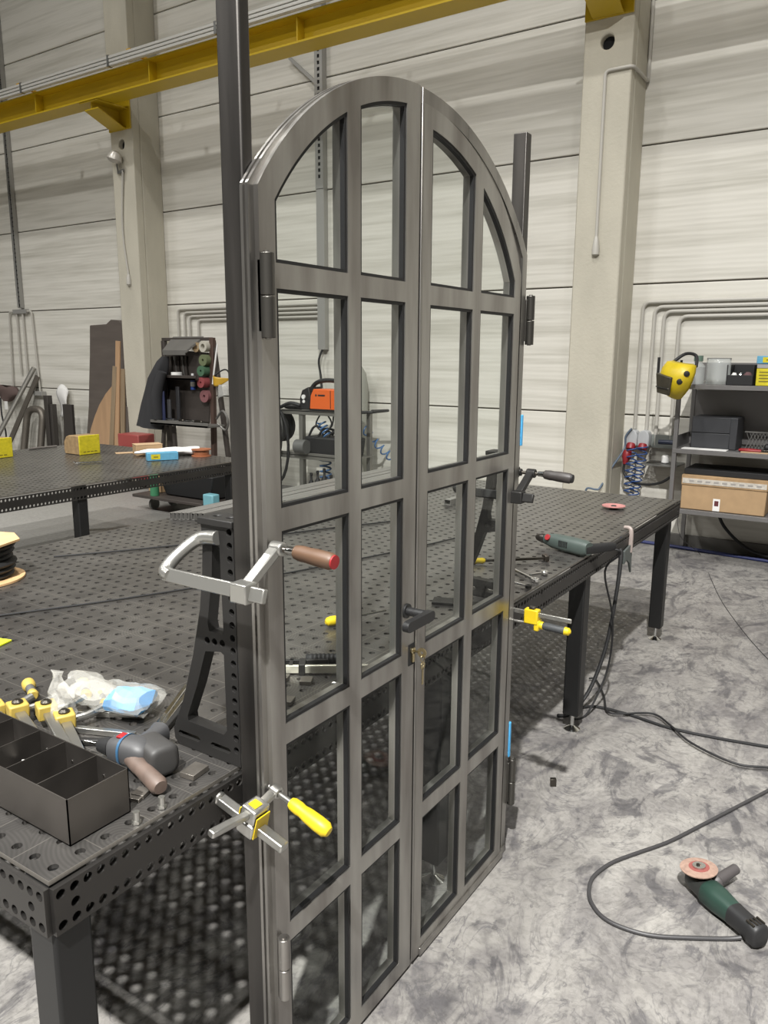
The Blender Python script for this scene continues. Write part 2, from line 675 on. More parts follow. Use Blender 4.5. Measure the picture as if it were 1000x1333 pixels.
# pull-cord pendant of the left column
a, b_ = gy(149, 225, fy), gy(168, 368, fy)
t = thing('wall_lamp_pendant', 'small grey bell shaped fitting with a long thin conduit on the left column', 'lamp', a)
c0 = gy(152, 203, 6.42)
B().lathe([(.02, 0), (.06, .02), (.085, .07), (.09, .1), (.06, .125), (.01, .13)], c0 + V((0, 0, .05)), (-.25, -.2, -1), 18).build('bell_housing', mat('bell_grey', (190, 186, 178), .35, .3), t)
B().bar(c0 + V((-.06, .05, -.17)), c0 + V((.05, .05, -.15)), .015, .03).bar(c0 + V((-.055, .05, -.17)), c0 + V((-.05, .02, 0)), .01, .012).build('bracket', M_galv, t)
B().tube([c0 + V((.03, .05, -.15)), (b_.x - .06, fy, c0.z - .8), (b_.x, fy, b_.z + .1)], .012, 8, 4).build('tube', M_pipe, t)
B().lathe([(.013, 0), (.03, .05), (.03, .12), (.012, .14)], (b_.x, fy, b_.z + .1), (0, 0, -1), 12).build('cable_gland', M_pipe, t)
# ------------------------------------------------------------------ perforated welding tables
def table_mat():
    ma = bpy.data.materials.new('ground_table_steel')
    ma.use_nodes = True
    nt = ma.node_tree
    L = nt.links.new
    p = nt.nodes['Principled BSDF']
    tc = nd(nt, 'ShaderNodeTexCoord')
    sx = nd(nt, 'ShaderNodeSeparateXYZ')
    L(tc.outputs['Object'], sx.inputs[0])

    def mth(op, a, b=None, c=None):
        n = nd(nt, 'ShaderNodeMath', operation=op)
        for k, s in enumerate((a, b, c)):
            if s is None:
                continue
            if isinstance(s, (int, float)):
                n.inputs[k].default_value = s
            else:
                L(s, n.inputs[k])
        return n.outputs[0]
    lines = []
    for ax in (0, 1):
        pp_ = mth('PINGPONG', sx.outputs[ax], .05)      # engraved lines every 100 mm
        lines.append(mth('LESS_THAN', pp_, .0009))
    line = mth('MAXIMUM', *lines)
    vo = nd(nt, 'ShaderNodeTexVoronoi', voronoi_dimensions='2D')
    vo.inputs['Scale'].default_value = 5.5
    L(tc.outputs['Object'], vo.inputs['Vector'])
    ring = mth('SINE', mth('MULTIPLY', vo.outputs['Distance'], 150))
    nz = nd(nt, 'ShaderNodeTexNoise')
    nz.inputs['Scale'].default_value = 3.0
    nz.inputs['Detail'].default_value = 5
    nz.inputs['Distortion'].default_value = 1.5
    L(tc.outputs['Object'], nz.inputs['Vector'])
    rp = nd(nt, 'ShaderNodeValToRGB')
    e = rp.color_ramp.elements
    e[0].position, e[0].color = .3, lin((92, 90, 88))
    e[1].position, e[1].color = .7, lin((128, 125, 121))
    L(nz.outputs['Fac'], rp.inputs[0])
    rg = nd(nt, 'ShaderNodeMix', data_type='RGBA', blend_type='MULTIPLY')
    L(mth('MULTIPLY', mth('MULTIPLY_ADD', ring, .5, .5), mth('MULTIPLY', nz.outputs['Fac'], .8)), rg.inputs[0])
    L(rp.outputs[0], rg.inputs[6])
    rg.inputs[7].default_value = (.45, .45, .45, 1)
    mx = nd(nt, 'ShaderNodeMix', data_type='RGBA')
    L(mth('MULTIPLY', line, .6), mx.inputs[0])
    L(rg.outputs[2], mx.inputs[6])
    mx.inputs[7].default_value = lin((165, 160, 152))
    L(mx.outputs[2], p.inputs['Base Color'])
    p.inputs['Metallic'].default_value = .75
    L(mth('MULTIPLY_ADD', nz.outputs['Fac'], .18, .23), p.inputs['Roughness'])
    return ma


M_top = table_mat()
M_skirt = mat('table_skirt_steel', (62, 60, 58), .42, .7, var=.15, vs=(3, 3, 6), rvar=.08)
M_leg = mat('table_leg_paint', (38, 38, 38), .42, .5, var=.1, vs=(4, 4, 2))
M_chrome = mat('chrome', (205, 205, 203), .16, 1.0)
TX0, TX1, TY0, TY1, TZ = -3.035, -1.035, .617, 4.617, .80
tab = thing('welding_table', 'large perforated steel welding table behind the arched door with tools on it', 'table', (TX0, TY0, 0), 'perforated welding tables')
b = B()
plate_holes(b, (TX0, TY0, TZ - .008), (1, 0, 0), (0, 1, 0), 40, 80, .05, .05, .008, .009)
b.build('perforated_top', M_top, tab, ang=30, recalc=False)


def skirt(o, u, n):
    b = B()
    msk = lambda i, j: j in (0, 2) or (j == 1 and i in (1, n - 2))
    plate_holes(b, V(o) + V((0, 0, .005)), u, (0, 0, 1), n, 3, .025, .0277, .01, .0085, msk)
    b.build('perforated_skirt', M_skirt, tab, ang=30, recalc=False)


skirt((TX1, TY0, .7), (0, 1, 0), 160)                       # outward normal is u x v
skirt((TX0, TY1, .7), (0, -1, 0), 160)
skirt((TX0, TY0, .7), (1, 0, 0), 80)
skirt((TX1, TY1, .7), (-1, 0, 0), 80)
for lx in (TX1 - .072, TX0 + .002):
    for ly in (.619, 1.87, 3.084, 4.43):
        lg = B().box(lx, lx + .07, ly, ly + .07, .075, TZ - .009).build('leg', M_leg, tab, bevel=.006)
        cx, cy = lx + .035, ly + .035
        B().lathe([(.036, 0), (.036, .004), (.022, .012), (.012, .018), (.008, .02), (.008, .078)], (cx, cy, .0), (0, 0, 1), 20).build('levelling_foot', M_chrome, lg, label='chrome levelling foot')
tab2 = dup(tab, (TX0 - 3.245, TY0 - .11, 0), label='second perforated steel welding table further back on the left with yellow boxes on it')

# ------------------------------------------------------------------ raw steel
def steel_mat(name, lo, hi, rough, vs, metal=.9):
    ma = mat(name, lo, rough, metal, var=.01, vs=vs, rvar=.08, detail=6)
    for n in ma.node_tree.nodes:
        if n.type == 'VALTORGB':
            n.color_ramp.elements[0].color = lin(lo)
            n.color_ramp.elements[1].color = lin(hi)
    return ma


M_steel = steel_mat('raw_mill_steel', (130, 126, 122), (178, 176, 171), .36, (14, 14, 2.2))
M_steel2 = steel_mat('raw_mill_steel_side', (120, 118, 115), (165, 162, 157), .33, (14, 14, 2.2))
M_post = steel_mat('post_steel', (70, 68, 66), (92, 89, 86), .45, (20, 20, 1.5))
M_gask = mat('black_gasket', (15, 15, 16), .55)
M_black = mat('black_powder_coat', (30, 30, 31), .5)
M_brass = mat('nickel_brass', (190, 176, 140), .25, 1.0)


def glass_mat():
    ma = bpy.data.materials.new('clear_glass')
    ma.use_nodes = True
    nt = ma.node_tree
    nt.nodes.remove(nt.nodes['Principled BSDF'])
    out = nt.nodes['Material Output']
    tr = nd(nt, 'ShaderNodeBsdfTransparent')
    tr.inputs[0].default_value = (.95, .965, .955, 1)
    gl = nd(nt, 'ShaderNodeBsdfGlossy')
    gl.inputs['Roughness'].default_value = .02
    lw = nd(nt, 'ShaderNodeLayerWeight')
    pw = nd(nt, 'ShaderNodeMath', operation='POWER')
    pw.inputs[1].default_value = 5.0
    nt.links.new(lw.outputs['Facing'], pw.inputs[0])
    fr = nd(nt, 'ShaderNodeMath', operation='MULTIPLY_ADD')
    fr.inputs[1].default_value = .5
    fr.inputs[2].default_value = .006
    nt.links.new(pw.outputs[0], fr.inputs[0])
    mx = nd(nt, 'ShaderNodeMixShader')
    nt.links.new(fr.outputs[0], mx.inputs[0])
    nt.links.new(tr.outputs[0], mx.inputs[1])
    nt.links.new(gl.outputs[0], mx.inputs[2])
    nt.links.new(mx.outputs[0], out.inputs[0])
    return ma


M_glass = glass_mat()
# ------------------------------------------------------------------ arched double door
DX = -.940                                # front face of the leaves
door = thing('arched_glazed_door', 'tall arched raw steel double door with glazing bars clamped upright to the table', 'door', (-.955, 1.57, 0))
LY0, LY1, LR, LC = 1.034, 2.105, .6456, 1.5695
LZ = 1.887 - math.sqrt(LR ** 2 - (LC - LY0) ** 2)
FY0, FY1, FR, FC = 1.020, 2.164, .7135, 1.592
FZ = 1.889 - math.sqrt(FR ** 2 - (FC - FY0) ** 2)


def archz(y, r, c=LC, z=LZ):
    return z + math.sqrt(max(r * r - (y - c) ** 2, 0))


def arc_pts(ya, yb, r, c=LC, z=LZ, n=28):
    return [(ya + (yb - ya) * k / n, archz(ya + (yb - ya) * k / n, r, c, z)) for k in range(n + 1)]


# outer frame: jambs, arch and threshold, a stepped section
fr_ = B()
def ringpoly(off):
    return [(FY0 + off, .004)] + [(FY0 + off, archz(FY0 + off, FR - off, FC, FZ))] + arc_pts(FY0 + off, FY1 - off, FR - off, FC, FZ, 48)[1:] + [(FY1 - off, .004)]
def ring_solid(b, o0, o1, xa, xb):
    n0, n1 = ringpoly(o0), ringpoly(o1)
    vs = [(xa, *q) for q in n0] + [(xa, *q) for q in n1] + [(xb, *q) for q in n0] + [(xb, *q) for q in n1]
    n = len(n0)
    fs = []
    for i in range(n - 1):
        fs += [(i, i + 1, n + i + 1, n + i), (2 * n + i, 3 * n + i, 3 * n + i + 1, 2 * n + i + 1), (i, 2 * n + i, 2 * n + i + 1, i + 1), (n + i, n + i + 1, 3 * n + i + 1, 3 * n + i)]
    fs += [(0, n, 3 * n, 2 * n), (n - 1, 3 * n - 1, 4 * n - 1, 2 * n - 1)]
    b.add(vs, fs)
ring_solid(fr_, 0, .022, -.968, -.962)
ring_solid(fr_, .006, .052, -.9745, -.956)
ring_solid(fr_, 0, .03, -.956, -.950)
fr_.box(-.966, -.946, FY0, FY1, .002, .026)
fr_.build('door_frame', M_steel2, door, ang=28)

RAILS = [.044, .442, .882, 1.310, 1.744]     # rail centres; the lowest is the bottom rail
RW = .0215


LR_FULL = LR


def leaf(cols, y0, y1, face_y1, label, LR=LR):
    rows = []
    for k in range(5):
        z0 = RAILS[k] + RW if k else .056
        z1 = RAILS[k + 1] - RW if k < 4 else None
        rows.append((z0, z1))

    def opening(ya, yb, z0, z1, d):
        if z1 is not None:
            return [(ya + d, z0 + d), (yb - d, z0 + d), (yb - d, z1 - d), (ya + d, z1 - d)]
        a = arc_pts(ya + d, yb - d, LR - .044 - d, n=14)
        return [(ya + d, z0 + d), (yb - d, z0 + d)] + list(reversed(a))
    outer = [(y0, .014), (face_y1, .014)] + list(reversed(arc_pts(y0, face_y1, LR, n=30)))
    ops = [(ya, yb, z0, z1) for ya, yb in cols for z0, z1 in rows]
    b = B()
    b.prism(outer, 'x', DX - .012, DX, [opening(*o, 0) for o in ops])
    full = [(y0, .014), (face_y1, .014)] + list(reversed(arc_pts(y0, face_y1, LR_FULL, n=30)))
    b.prism(full, 'x', DX - .034, DX - .0125, [opening(*o, .003) for o in ops])
    lf = b.build('door_leaf', M_steel, door, ang=28, label=label)
    g = B()
    for o in ops:
        a, c = opening(*o, -.001), opening(*o, .0065)
        n = len(a)
        for xa, xb in ((DX - .0135, DX - .0025),):
            vs = [(xa, *q) for q in a] + [(xa, *q) for q in c] + [(xb, *q) for q in a] + [(xb, *q) for q in c]
            fs = []
            for i in range(n):
                j = (i + 1) % n
                fs += [(n + i, n + j, 3 * n + j, 3 * n + i), (i, n + i, n + j, j)[::-1], (2 * n + i, 2 * n + j, 3 * n + j, 3 * n + i)]
            g.add(vs, fs)
    g.build('black_gasket', M_gask, lf, label='black glazing gasket')
    p = B()
    for o in ops:
        a = opening(*o, .001)
        for xx in (DX - .016,):
            n = len(a)
            p.prism(a, 'x', xx - .004, xx)
    p.build('glass_panes', M_glass, lf, label='clear glass panes')
    return lf


leafL = leaf([(1.075, 1.2865), (1.3295, 1.498)], LY0, 1.552, 1.552, 'left door leaf carrying the lever handle')
leafR = leaf([(1.606, 1.8175), (1.8605, 2.066)], 1.568, LY1, LY1, 'right door leaf', LR - .03)
# meeting stile: astragal strips between the leaves
b = B()
zt = archz(1.57, LR) - .002
b.box(DX - .02, DX - .006, 1.552, 1.568, .02, zt)
b.box(DX - .001, DX + .003, 1.5565, 1.5635, .02, zt)
b.build('astragal', M_steel2, leafL, bevel=.0015)
B().box(DX - .03, DX + .004, 1.60, 2.12, .006, .03).build('drip_rail', M_steel2, leafR, bevel=.002)
# hinges: two knuckles on a pin
for (x, y, z0, z1) in ((-.929, 1.040, 1.637, 1.778), (-.942, 2.182, 1.640, 1.778), (-.942, 2.182, .165, .325), (-.929, 1.042, .315, .455)):
    hg = B()
    zm = (z0 + z1) / 2
    hg.cyl((x, y, z0), (x, y, zm - .001), .0125, n=20)
    hg.cyl((x, y, zm + .001), (x, y, z1), .0125, n=20)
    hg.box(x - .018, x - .004, y - .006 - (.012 if y > 2 else 0), y + (.006 if y < 2 else -.004), z0 + .01, z1 - .01)
    h_ = hg.build('hinge', M_steel if (z0 < 1 and y < 2) else mat('hinge_steel', (88, 86, 82), .36, .85), door, bevel=.0015)
    B().cyl((x, y, z0 - .002), (x, y, z1 + .003), .006, n=12).build('hinge_pin', M_steel, h_)
# lever handle
hd = B()
hd.cyl((DX, 1.517, 1.012), (DX + .004, 1.517, 1.012), .018, n=24)
hd.cyl((DX, 1.517, 1.012), (DX + .062, 1.517, 1.012), .0105, n=20)
pill = [(1.415 + .012 * (1 - math.cos(t)) - .0, 1.0115 + .012 * math.sin(t)) for t in [R(90 + 18 * k) for k in range(11)]]
pill = [(1.423 + .0125 * math.cos(R(90 + 18 * k)), 1.0115 + .0125 * math.sin(R(90 + 18 * k))) for k in range(11)] + \
       [(1.520 + .0125 * math.cos(R(270 + 18 * k)), 1.0115 + .0125 * math.sin(R(270 + 18 * k))) for k in range(11)]
hd.prism(pill, 'x', DX + .054, DX + .07)
hd.build('lever_handle', M_black, leafL, bevel=.002, label='black lever handle')
# profile cylinder with a key in it
lk = B()
lk.cyl((DX, 1.541, .905), (DX + .008, 1.541, .905), .0085, n=18)
lk.box(DX, DX + .008, 1.537, 1.545, .876, .905)
lk.build('lock_cylinder', M_brass, leafL, bevel=.001, label='bright lock cylinder')
B().box(DX, DX + .0015, 1.527, 1.555, .868, .922).build('lock_opening', M_dark, leafL)
ky = B()
ky.cyl((DX + .008, 1.541, .905), (DX + .022, 1.541, .905), .003, n=8)
ky.ring((DX + .030, 1.5395, .905), (0, 1, 0), .004, .0125, .003, 16)
ky.ring((DX + .032, 1.541, .892), (1, 0, 0), .008, .010, .0015, 16)
ky.build('key', M_brass, leafL, label='key left in the lock')
k2 = B()
k2.ring((DX + .032, 1.5405, .873), (1, 0, 0), .003, .0095, .002, 16)
k2.box(DX + .032, DX + .034, 1.5375, 1.5435, .825, .866)
k2.build('spare_key', M_brass, leafL)
# blue protective tape on the jamb edge
M_blue = mat('blue_tape', (74, 160, 212), .5)
for z0, z1 in ((1.345, 1.437), (.335, .455)):
    B().box(-.970, -.947, FY1 + .001, FY1 + .013, z0, z1).build('blue_pad', M_blue, door, bevel=.002, label='blue protective pad')

# ------------------------------------------------------------------ support posts
b = B()
b.box(-1.021, -.970, 1.030, 1.057, 0, 2.85)
p_ = b.build('steel_post', M_post, bevel=.004)
tag(p_, 'tall dark rectangular steel post at the left edge of the arched door', 'post', 'posts the door is clamped to')
b = B()
b.box(-1.012, -.972, 2.178, 2.212, 0, 2.222)
p_ = b.build('steel_post', M_post, bevel=.002)
tag(p_, 'shorter dark steel post standing behind the right edge of the arched door', 'post', 'posts the door is clamped to')
# ------------------------------------------------------------------ clamping brackets
M_brk = mat('black_cast_bracket', (42, 41, 40), .5, .35, var=.08, vs=(10, 10, 10))
M_clampsteel = mat('zinc_clamp_steel', (176, 175, 170), .3, .9, var=.06, vs=(20, 20, 20))
M_silver = mat('silver_clamp_paint', (158, 157, 152), .3, .75)
M_clampyel = mat('clamp_yellow', (208, 180, 28), .45, var=.06, vs=(30, 30, 30))
M_wood = mat('handle_wood', (86, 64, 48), .5, var=.25, vs=(8, 60, 60))
M_red = mat('handle_red', (140, 28, 32), .5)
M_thread = mat('oiled_thread', (82, 78, 72), .35, .9)
M_rubber = mat('black_rubber', (26, 26, 27), .6)


def P2(pts, y=1.05):
    return [(gy(px, py, y).x, gy(px, py, y).z) for px, py in pts]


br = thing('clamping_bracket', 'black cast angle bracket with lightening holes standing on the table edge behind the left post', 'bracket', (-1.1, 1.05, TZ), 'angle brackets bolted to the table')
outer = [(-1.026, TZ + .001), (-1.2, TZ + .001)] + P2([(240, 956), (240, 936), (246, 905), (258, 850), (267, 790), (270, 745), (270.5, 690)]) + [(-1.108, 1.288), (-1.026, 1.288)]
outer = [(-1.026, TZ + .001), (-1.205, TZ + .001), (-1.216, .812), (-1.218, .835)] + P2([(246, 905), (258, 850), (267, 790), (270, 745), (270.5, 700)]) + [(-1.112, 1.288), (-1.026, 1.288)]
up = P2([(283, 703), (282.5, 745), (277, 808), (279, 819), (296, 824), (297.5, 818), (292.5, 711)])
lo = P2([(274, 845), (263, 890), (251, 928), (252, 935), (298, 953), (302, 948), (298, 850), (294, 846)])
holes = [up, lo]
for q in ((276.5, 831.5), (286, 833.5), (296, 835.5)):
    c = gy(q[0], q[1] - .5, 1.05)
    holes.append(circ(c.x, c.z, .0075, 10))
for k in range(18):
    z = TZ + .035 + k * .0262
    holes.append(circ(-1.037, z, .0072, 10))
for x0, x1 in ((-1.2, -1.145), (-1.105, -1.058)):
    holes.append([(x0, .822), (x1, .822), (x1 + .006, .828), (x1, .834), (x0, .834), (x0 - .005, .828)])
c = gy(275, 694, 1.05)
B().prism(outer, 'y', 1.036, 1.064, holes).build('bracket_frame', M_brk, br, bevel=.002)
pl = B()
pl.prism([(-1.116, 1.03), (-1.024, 1.03), (-1.024, 1.09), (-1.116, 1.09)], 'z', 1.289, 1.303, [circ(-1.09, 1.06, .008, 12), circ(-1.055, 1.06, .008, 12)])
pl.build('top_plate', M_brk, br, bevel=.002)
bt = B()
for x in (-1.165, -1.12):
    bt.lathe([(.014, 0), (.014, .004), (.009, .004), (.009, .012), (.005, .012), (.005, .006)], (x, 1.09, TZ + .001), (0, 0, 1), 16)
bt.build('clamping_bolt', M_chrome, br, label='bright clamping bolts at its foot')
dup(br, (-1.1 - .022, 1.05 + 1.285, TZ), label='black cast angle bracket standing behind the right door leaf near the far post')

# ------------------------------------------------------------------ clamps that hold the posts
def handle_prof(L, r):
    return [(r * .62, 0), (r * .8, .006), (r * .86, .02), (r * .78, .03), (r * .92, L * .45), (r, L * .72), (r * .96, L * .9), (r * .6, L * .985), (.001, L)]


def c_clamp(label, off, mats, handle, rail_len=.26, style='cast'):
    """F-clamp working along +x; spindle axis through off at the pad face x = 0"""
    body, hmat, endm = mats
    t = thing('screw_clamp', label, 'clamp', off, 'clamps holding the posts')
    o = V(off)
    ry, rz = -.088, -.060                    # the rail lies below and in front of the spindle
    b = B(Matrix.Translation(o))
    x0, x1 = -.155, .095
    rail = [V((x0, ry, rz)), V((x1, ry, rz))]
    b.bar(rail[0], rail[1], .012, .026, (0, .35, 1))
    b.build('rail', body, t, bevel=.0025)
    f = B(Matrix.Translation(o))
    f.tube([(x0 + .015, ry, rz), (x0 - .006, ry + .008, rz + .006), (x0 - .004, ry * .55, rz * .5), (x0 + .015, -.012, -.004), (x0 + .06, -.008, .002)], [.013, .014, .0125, .0135, .014], 10, 5)
    f.cyl((x0 + .058, -.008, .002), (-.1, -.008, .002), .014, n=16)
    f.build('fixed_jaw', body, t, ang=50)
    s = B(Matrix.Translation(o))
    s.bar((.042, ry - .012, rz - .008), (.047, -.004, .0), .017, .022, (1, 0, 0))
    s.cyl((.034, 0, 0), (.062, 0, 0), .0135, n=18)
    s.box(.026, .064, ry - .016, ry + .016, rz - .018, rz + .018)
    s.build('sliding_arm', body, t, bevel=.003)
    k = B(Matrix.Translation(o))
    for q in range(22):
        k.cyl((.012 + q * .0036, 0, 0), (.0145 + q * .0036, 0, 0), .0058, .0046, 10)
    k.cyl((.01, 0, 0), (.10, 0, 0), .0042, n=10)
    k.build('threaded_spindle', M_thread, t)
    p = B(Matrix.Translation(o))
    p.lathe([(.017, .001), (.017, .006), (.011, .008), (.011, .016), (.007, .018)], (0, 0, 0), (1, 0, 0), 20)
    p.build('pressure_pad', body, t)
    h = B(Matrix.Translation(o))
    h.lathe([(.009, 0), (.013, .004), (.0148, .02), (.0142, .03), (.0155, .05), (.0155, .082), (.0125, .088)], (.088, 0, 0), (1, -.02, -.06), 20)
    hh = h.build('wooden_handle' if endm is M_red else 'handle', hmat, t, bevel=.0008)
    e = B(Matrix.Translation(o))
    e.lathe([(.0128, 0), (.0125, .003), (.001, .0035)], (.176, -.0018, -.0053), (1, -.02, -.06), 20)
    e.build('handle_end_cap', endm, hh)
    b = B(Matrix.Translation(o))
    b.lathe([(.0075, 0), (.0082, .012), (.0095, .02)], (.07, 0, 0), (1, 0, 0), 16)
    b.build('ferrule', M_chrome, t)
    return t


c_clamp('silver screw clamp with red tipped wooden handle gripping the left post and bracket', (-.9685, 1.041, 1.265), (M_silver, M_wood, M_red), 'wood')
c_clamp('black screw clamp with dark handle gripping the right post above the table', (-.9705, 2.193, 1.262), (M_brk, mat('dark_grey_handle', (58, 54, 52), .5), M_rubber), 'plastic')

# yellow clamp through the skirt, lower left
F = frame((-1.0335, .975, .7675), (1, 0, -.27))
t = thing('table_clamp', 'steel clamp with bright yellow handle holding the left post to the table skirt', 'clamp', (-1.033, .975, .767), 'clamps with yellow handles')
b = B(F)
b.bar((.0, 0, 0), (.178, 0, 0), .022, .017)
b.build('rail', M_clampsteel, t, bevel=.003)
B(F).lathe([(.013, 0), (.013, .012), (.010, .016)], (-.002, 0, 0), (1, 0, 0), 18).build('pin', M_clampsteel, t, bevel=.001)
B(F).lathe([(.0055, 0), (.006, .004), (.0005, .004)], (.166, 0, -.009), (0, 0, -1), 12).build('stop_pin', M_thread, t)
b = B(F)
b.box(.076, .116, -.024, .022, -.014, .014)
b.box(.078, .114, -.022, .02, .014, .046)
b.build('slide_block', M_clampsteel, t, bevel=.004)
b = B(F)
b.box(.1162, .1185, -.019, .017, -.012, .034).box(.0738, .0758, -.019, .017, -.012, .034).box(.086, .104, -.012, .008, .0462, .0472)
b.build('yellow_sticker', M_clampyel, t, label='yellow faces of the slide block')
B(F).bar((.094, -.02, .03), (.088, -.108, .036), .016, .013).build('stop_bar', M_clampsteel, t, bevel=.003)
b = B(F)
b.bar((.095, .018, .034), (.09, .052, .036), .017, .014)
b.ring((.081, .062, .037), (1, 0, 0), .006, .0125, .02, 18)
b.build('clamp_arm', M_clampsteel, t, bevel=.002)
b = B(F)
b.cyl((.067, .062, .037), (.145, .062, .037), .0055, n=12)
b.lathe([(.0125, 0), (.0125, .005), (.008, .008), (.008, .013)], (.064, .062, .037), (1, 0, 0), 16)
b.build('spindle', M_clampsteel, t)
h = B(F)
h.lathe(handle_prof(.098, .0155), (.13, .062, .037), (1, .0, -.05), 20)
h.build('yellow_handle', M_clampyel, t, label='bright yellow plastic handle')

# yellow clamp on the right post
F = frame((-1.034, 2.192, .832), (1, 0, 0))
t = thing('table_clamp', 'slim bar clamp with yellow slide gripping the right post below the table top', 'clamp', (-1.034, 2.192, .832), 'clamps with yellow handles')
B(F).bar((.066, -.02, 0), (.268, -.02, -.002), .007, .013).build('rail', M_clampsteel, t, bevel=.001)
b = B(F)
b.box(.12, .165, -.032, -.006, -.032, .014).box(.152, .168, -.03, .002, -.052, -.02)
b.build('slide_block', M_clampyel, t, bevel=.003, label='yellow slide block')
B(F).box(.134, .152, -.028, -.012, .014, .022).build('release_lever', M_thread, t, bevel=.002)
b = B(F)
b.cyl((.064, -.017, -.036), (.17, -.017, -.034), .0045, n=10)
b.lathe([(.010, 0), (.010, .006), (.006, .01)], (.0635, -.017, -.036), (1, 0, 0), 14)
b.build('spindle', M_clampsteel, t)
hh = B(F).lathe([(.009, 0), (.0125, .01), (.0115, .05), (.013, .07)], (.178, -.017, -.034), (1, 0, -.03), 16).build('handle', mat('handle_grey', (62, 64, 66), .55), t)
B(F).lathe([(.0115, 0), (.013, .008), (.0115, .012)], (.167, -.017, -.034), (1, 0, -.03), 16).build('yellow_collar', M_clampyel, hh)
B(F).lathe([(.0128, 0), (.0115, .014), (.004, .02)], (.247, -.017, -.0365), (1, 0, -.03), 16).build('yellow_end', M_clampyel, hh)

# ------------------------------------------------------------------ sheet metal tray with compartments
M_sheet = mat('blued_sheet_steel', (88, 84, 80), .42, .8, var=.22, vs=(7, 7, 5), rvar=.1)
t = thing('sheet_metal_tray', 'open topped steel sheet tray with compartments on the near table corner', 'tray', (-1.3, .75, TZ))
x0, x1, y0, y1, z0, z1 = -1.62, -1.084, .690, .814, TZ + .001, .886
w_ = .002
b = B()
b.box(x0, x1, y0, y1, z0, z0 + w_)
b.box(x0, x1, y0, y0 + w_, z0, z1).box(x0, x1, y1 - w_, y1, z0, z1)
b.box(x0, x0 + w_, y0, y1, z0, z1).box(x1 - w_, x1, y0, y1, z0, z1)
b.build('shell', M_sheet, t)
for x in (-1.1725, -1.266, -1.3475, -1.44):
    B().box(x, x + .0018, y0 + w_, y1 - w_, z0 + w_, z1 - .001).build('divider', M_sheet, t)
for x in (-1.1725, -1.266, -1.3475):
    for z in (.85, .82):
        B().cyl((x + .02, y1 - .0032, z), (x + .02, y1 - w_, z), .003, n=8).build('rivet', M_chrome, t)
M_flat = mat('flat_bar_steel', (92, 88, 84), .45, .8, var=.12, vs=(6, 20, 20))


def single(b, name, ma, label, cat, group=None, bevel=.0, **k):
    return tag(b.build(name, ma, None, bevel, **k), label, cat, group)


single(B(frame((-1.24, .75, TZ + .0095), (.3, 1, 0))).box(-.04, .04, -.012, .012, -.006, .006), 'steel_offcut', M_flat, 'flat grey steel offcut lying inside a tray compartment beside the white pencil one', 'offcut', bevel=.001)
for k, (x, y, a, zz) in enumerate(((-1.315, .765, .25, 0), (-1.30, .745, -.3, .011), (-1.32, .742, .1, .022))):
    single(B(frame((x, y, TZ + .0105 + zz), (1, a, 0))).box(-.028, .028, -.014, .014, -.005, .005), 'steel_offcut', M_flat,
           ('lowest steel strip piled in the tray compartment', 'middle steel strip piled in the tray compartment', 'topmost steel strip piled in the tray compartment')[k] + ' under the white scriber', 'offcut', 'strips in the tray', bevel=.001)
single(B().tube([(-1.335, .765, .846), (-1.30, .775, .850), (-1.277, .785, .856)], [.0015, .004, .004], 10), 'scriber', mat('white_plastic', (220, 218, 212), .4), 'thin white pencil shaped scriber lying on strips inside the tray', 'scriber')

# ------------------------------------------------------------------ loose pieces near the corner
def block(px, py, w, d, h, rot, label, group, h0=TZ):
    c = gz(px, py, TZ + h)
    b = B(frame((c.x, c.y, TZ + .001 + h / 2), (math.cos(rot), math.sin(rot), 0)))
    b.box(-w / 2, w / 2, -d / 2, d / 2, -h / 2, h / 2)
    return single(b, 'steel_block', M_block, label, 'block', group, bevel=.0008)


M_block = mat('cut_steel_block', (126, 121, 114), .4, .75, var=.1, vs=(40, 40, 40))
block(253, 1001, .034, .046, .011, .12, 'flat steel block near the table edge in front of the left bracket', 'cut steel blocks')
block(184, 1030, .026, .028, .008, .3, 'small square steel block right beside the sheet metal tray', 'cut steel blocks')
block(176, 1036, .03, .022, .006, .3, 'dark thin steel piece half under the small block by the tray', 'cut steel blocks', TZ)
block(399, 884, .03, .034, .010, .5, 'flat steel block behind the left door leaf in front of the white bar clamp', 'cut steel blocks')
block(374, 910, .03, .034, .010, .4, 'flat steel block half hidden by the left door stile', 'cut steel blocks')
block(371, 880, .02, .024, .010, .4, 'little steel block just under the white clamp bar', 'cut steel blocks')
for (px, py, l) in ((178, 1066, 'upright silver hexagon bolt nearest to the table corner'), (211, 1046, 'upright silver hexagon bolt beside the dark drill handle')):
    c = gz(px, py + 6, TZ)
    t = thing('hexagon_bolt', l, 'bolt', (c.x, c.y, TZ + .001), 'silver bolts at the table edge')
    B().lathe([(.0085, 0), (.0085, .006)], (c.x, c.y, TZ + .001), (0, 0, 1), 6).build('bolt_head', M_clampsteel, t)
    B().cyl((c.x, c.y, TZ + .007), (c.x, c.y, TZ + .023), .0062, n=14).build('bolt_shank', M_clampsteel, t)
c = gz(432, 893, TZ)
single(B().cyl((c.x, c.y, TZ + .006), (c.x + .014, c.y + .01, TZ + .006), .005, n=12), 'small_pin', M_chrome, 'tiny bright pin on the table seen through the left leaf', 'pin')
single(B(frame((-2.10, 1.14, TZ + .0035), (1, .3, 0))).box(-.03, .05, -.02, .03, -.002, .002), 'neon_sticker', mat('neon_yellow', (222, 232, 40), .6), 'neon yellow card on the table at the left picture edge', 'card')
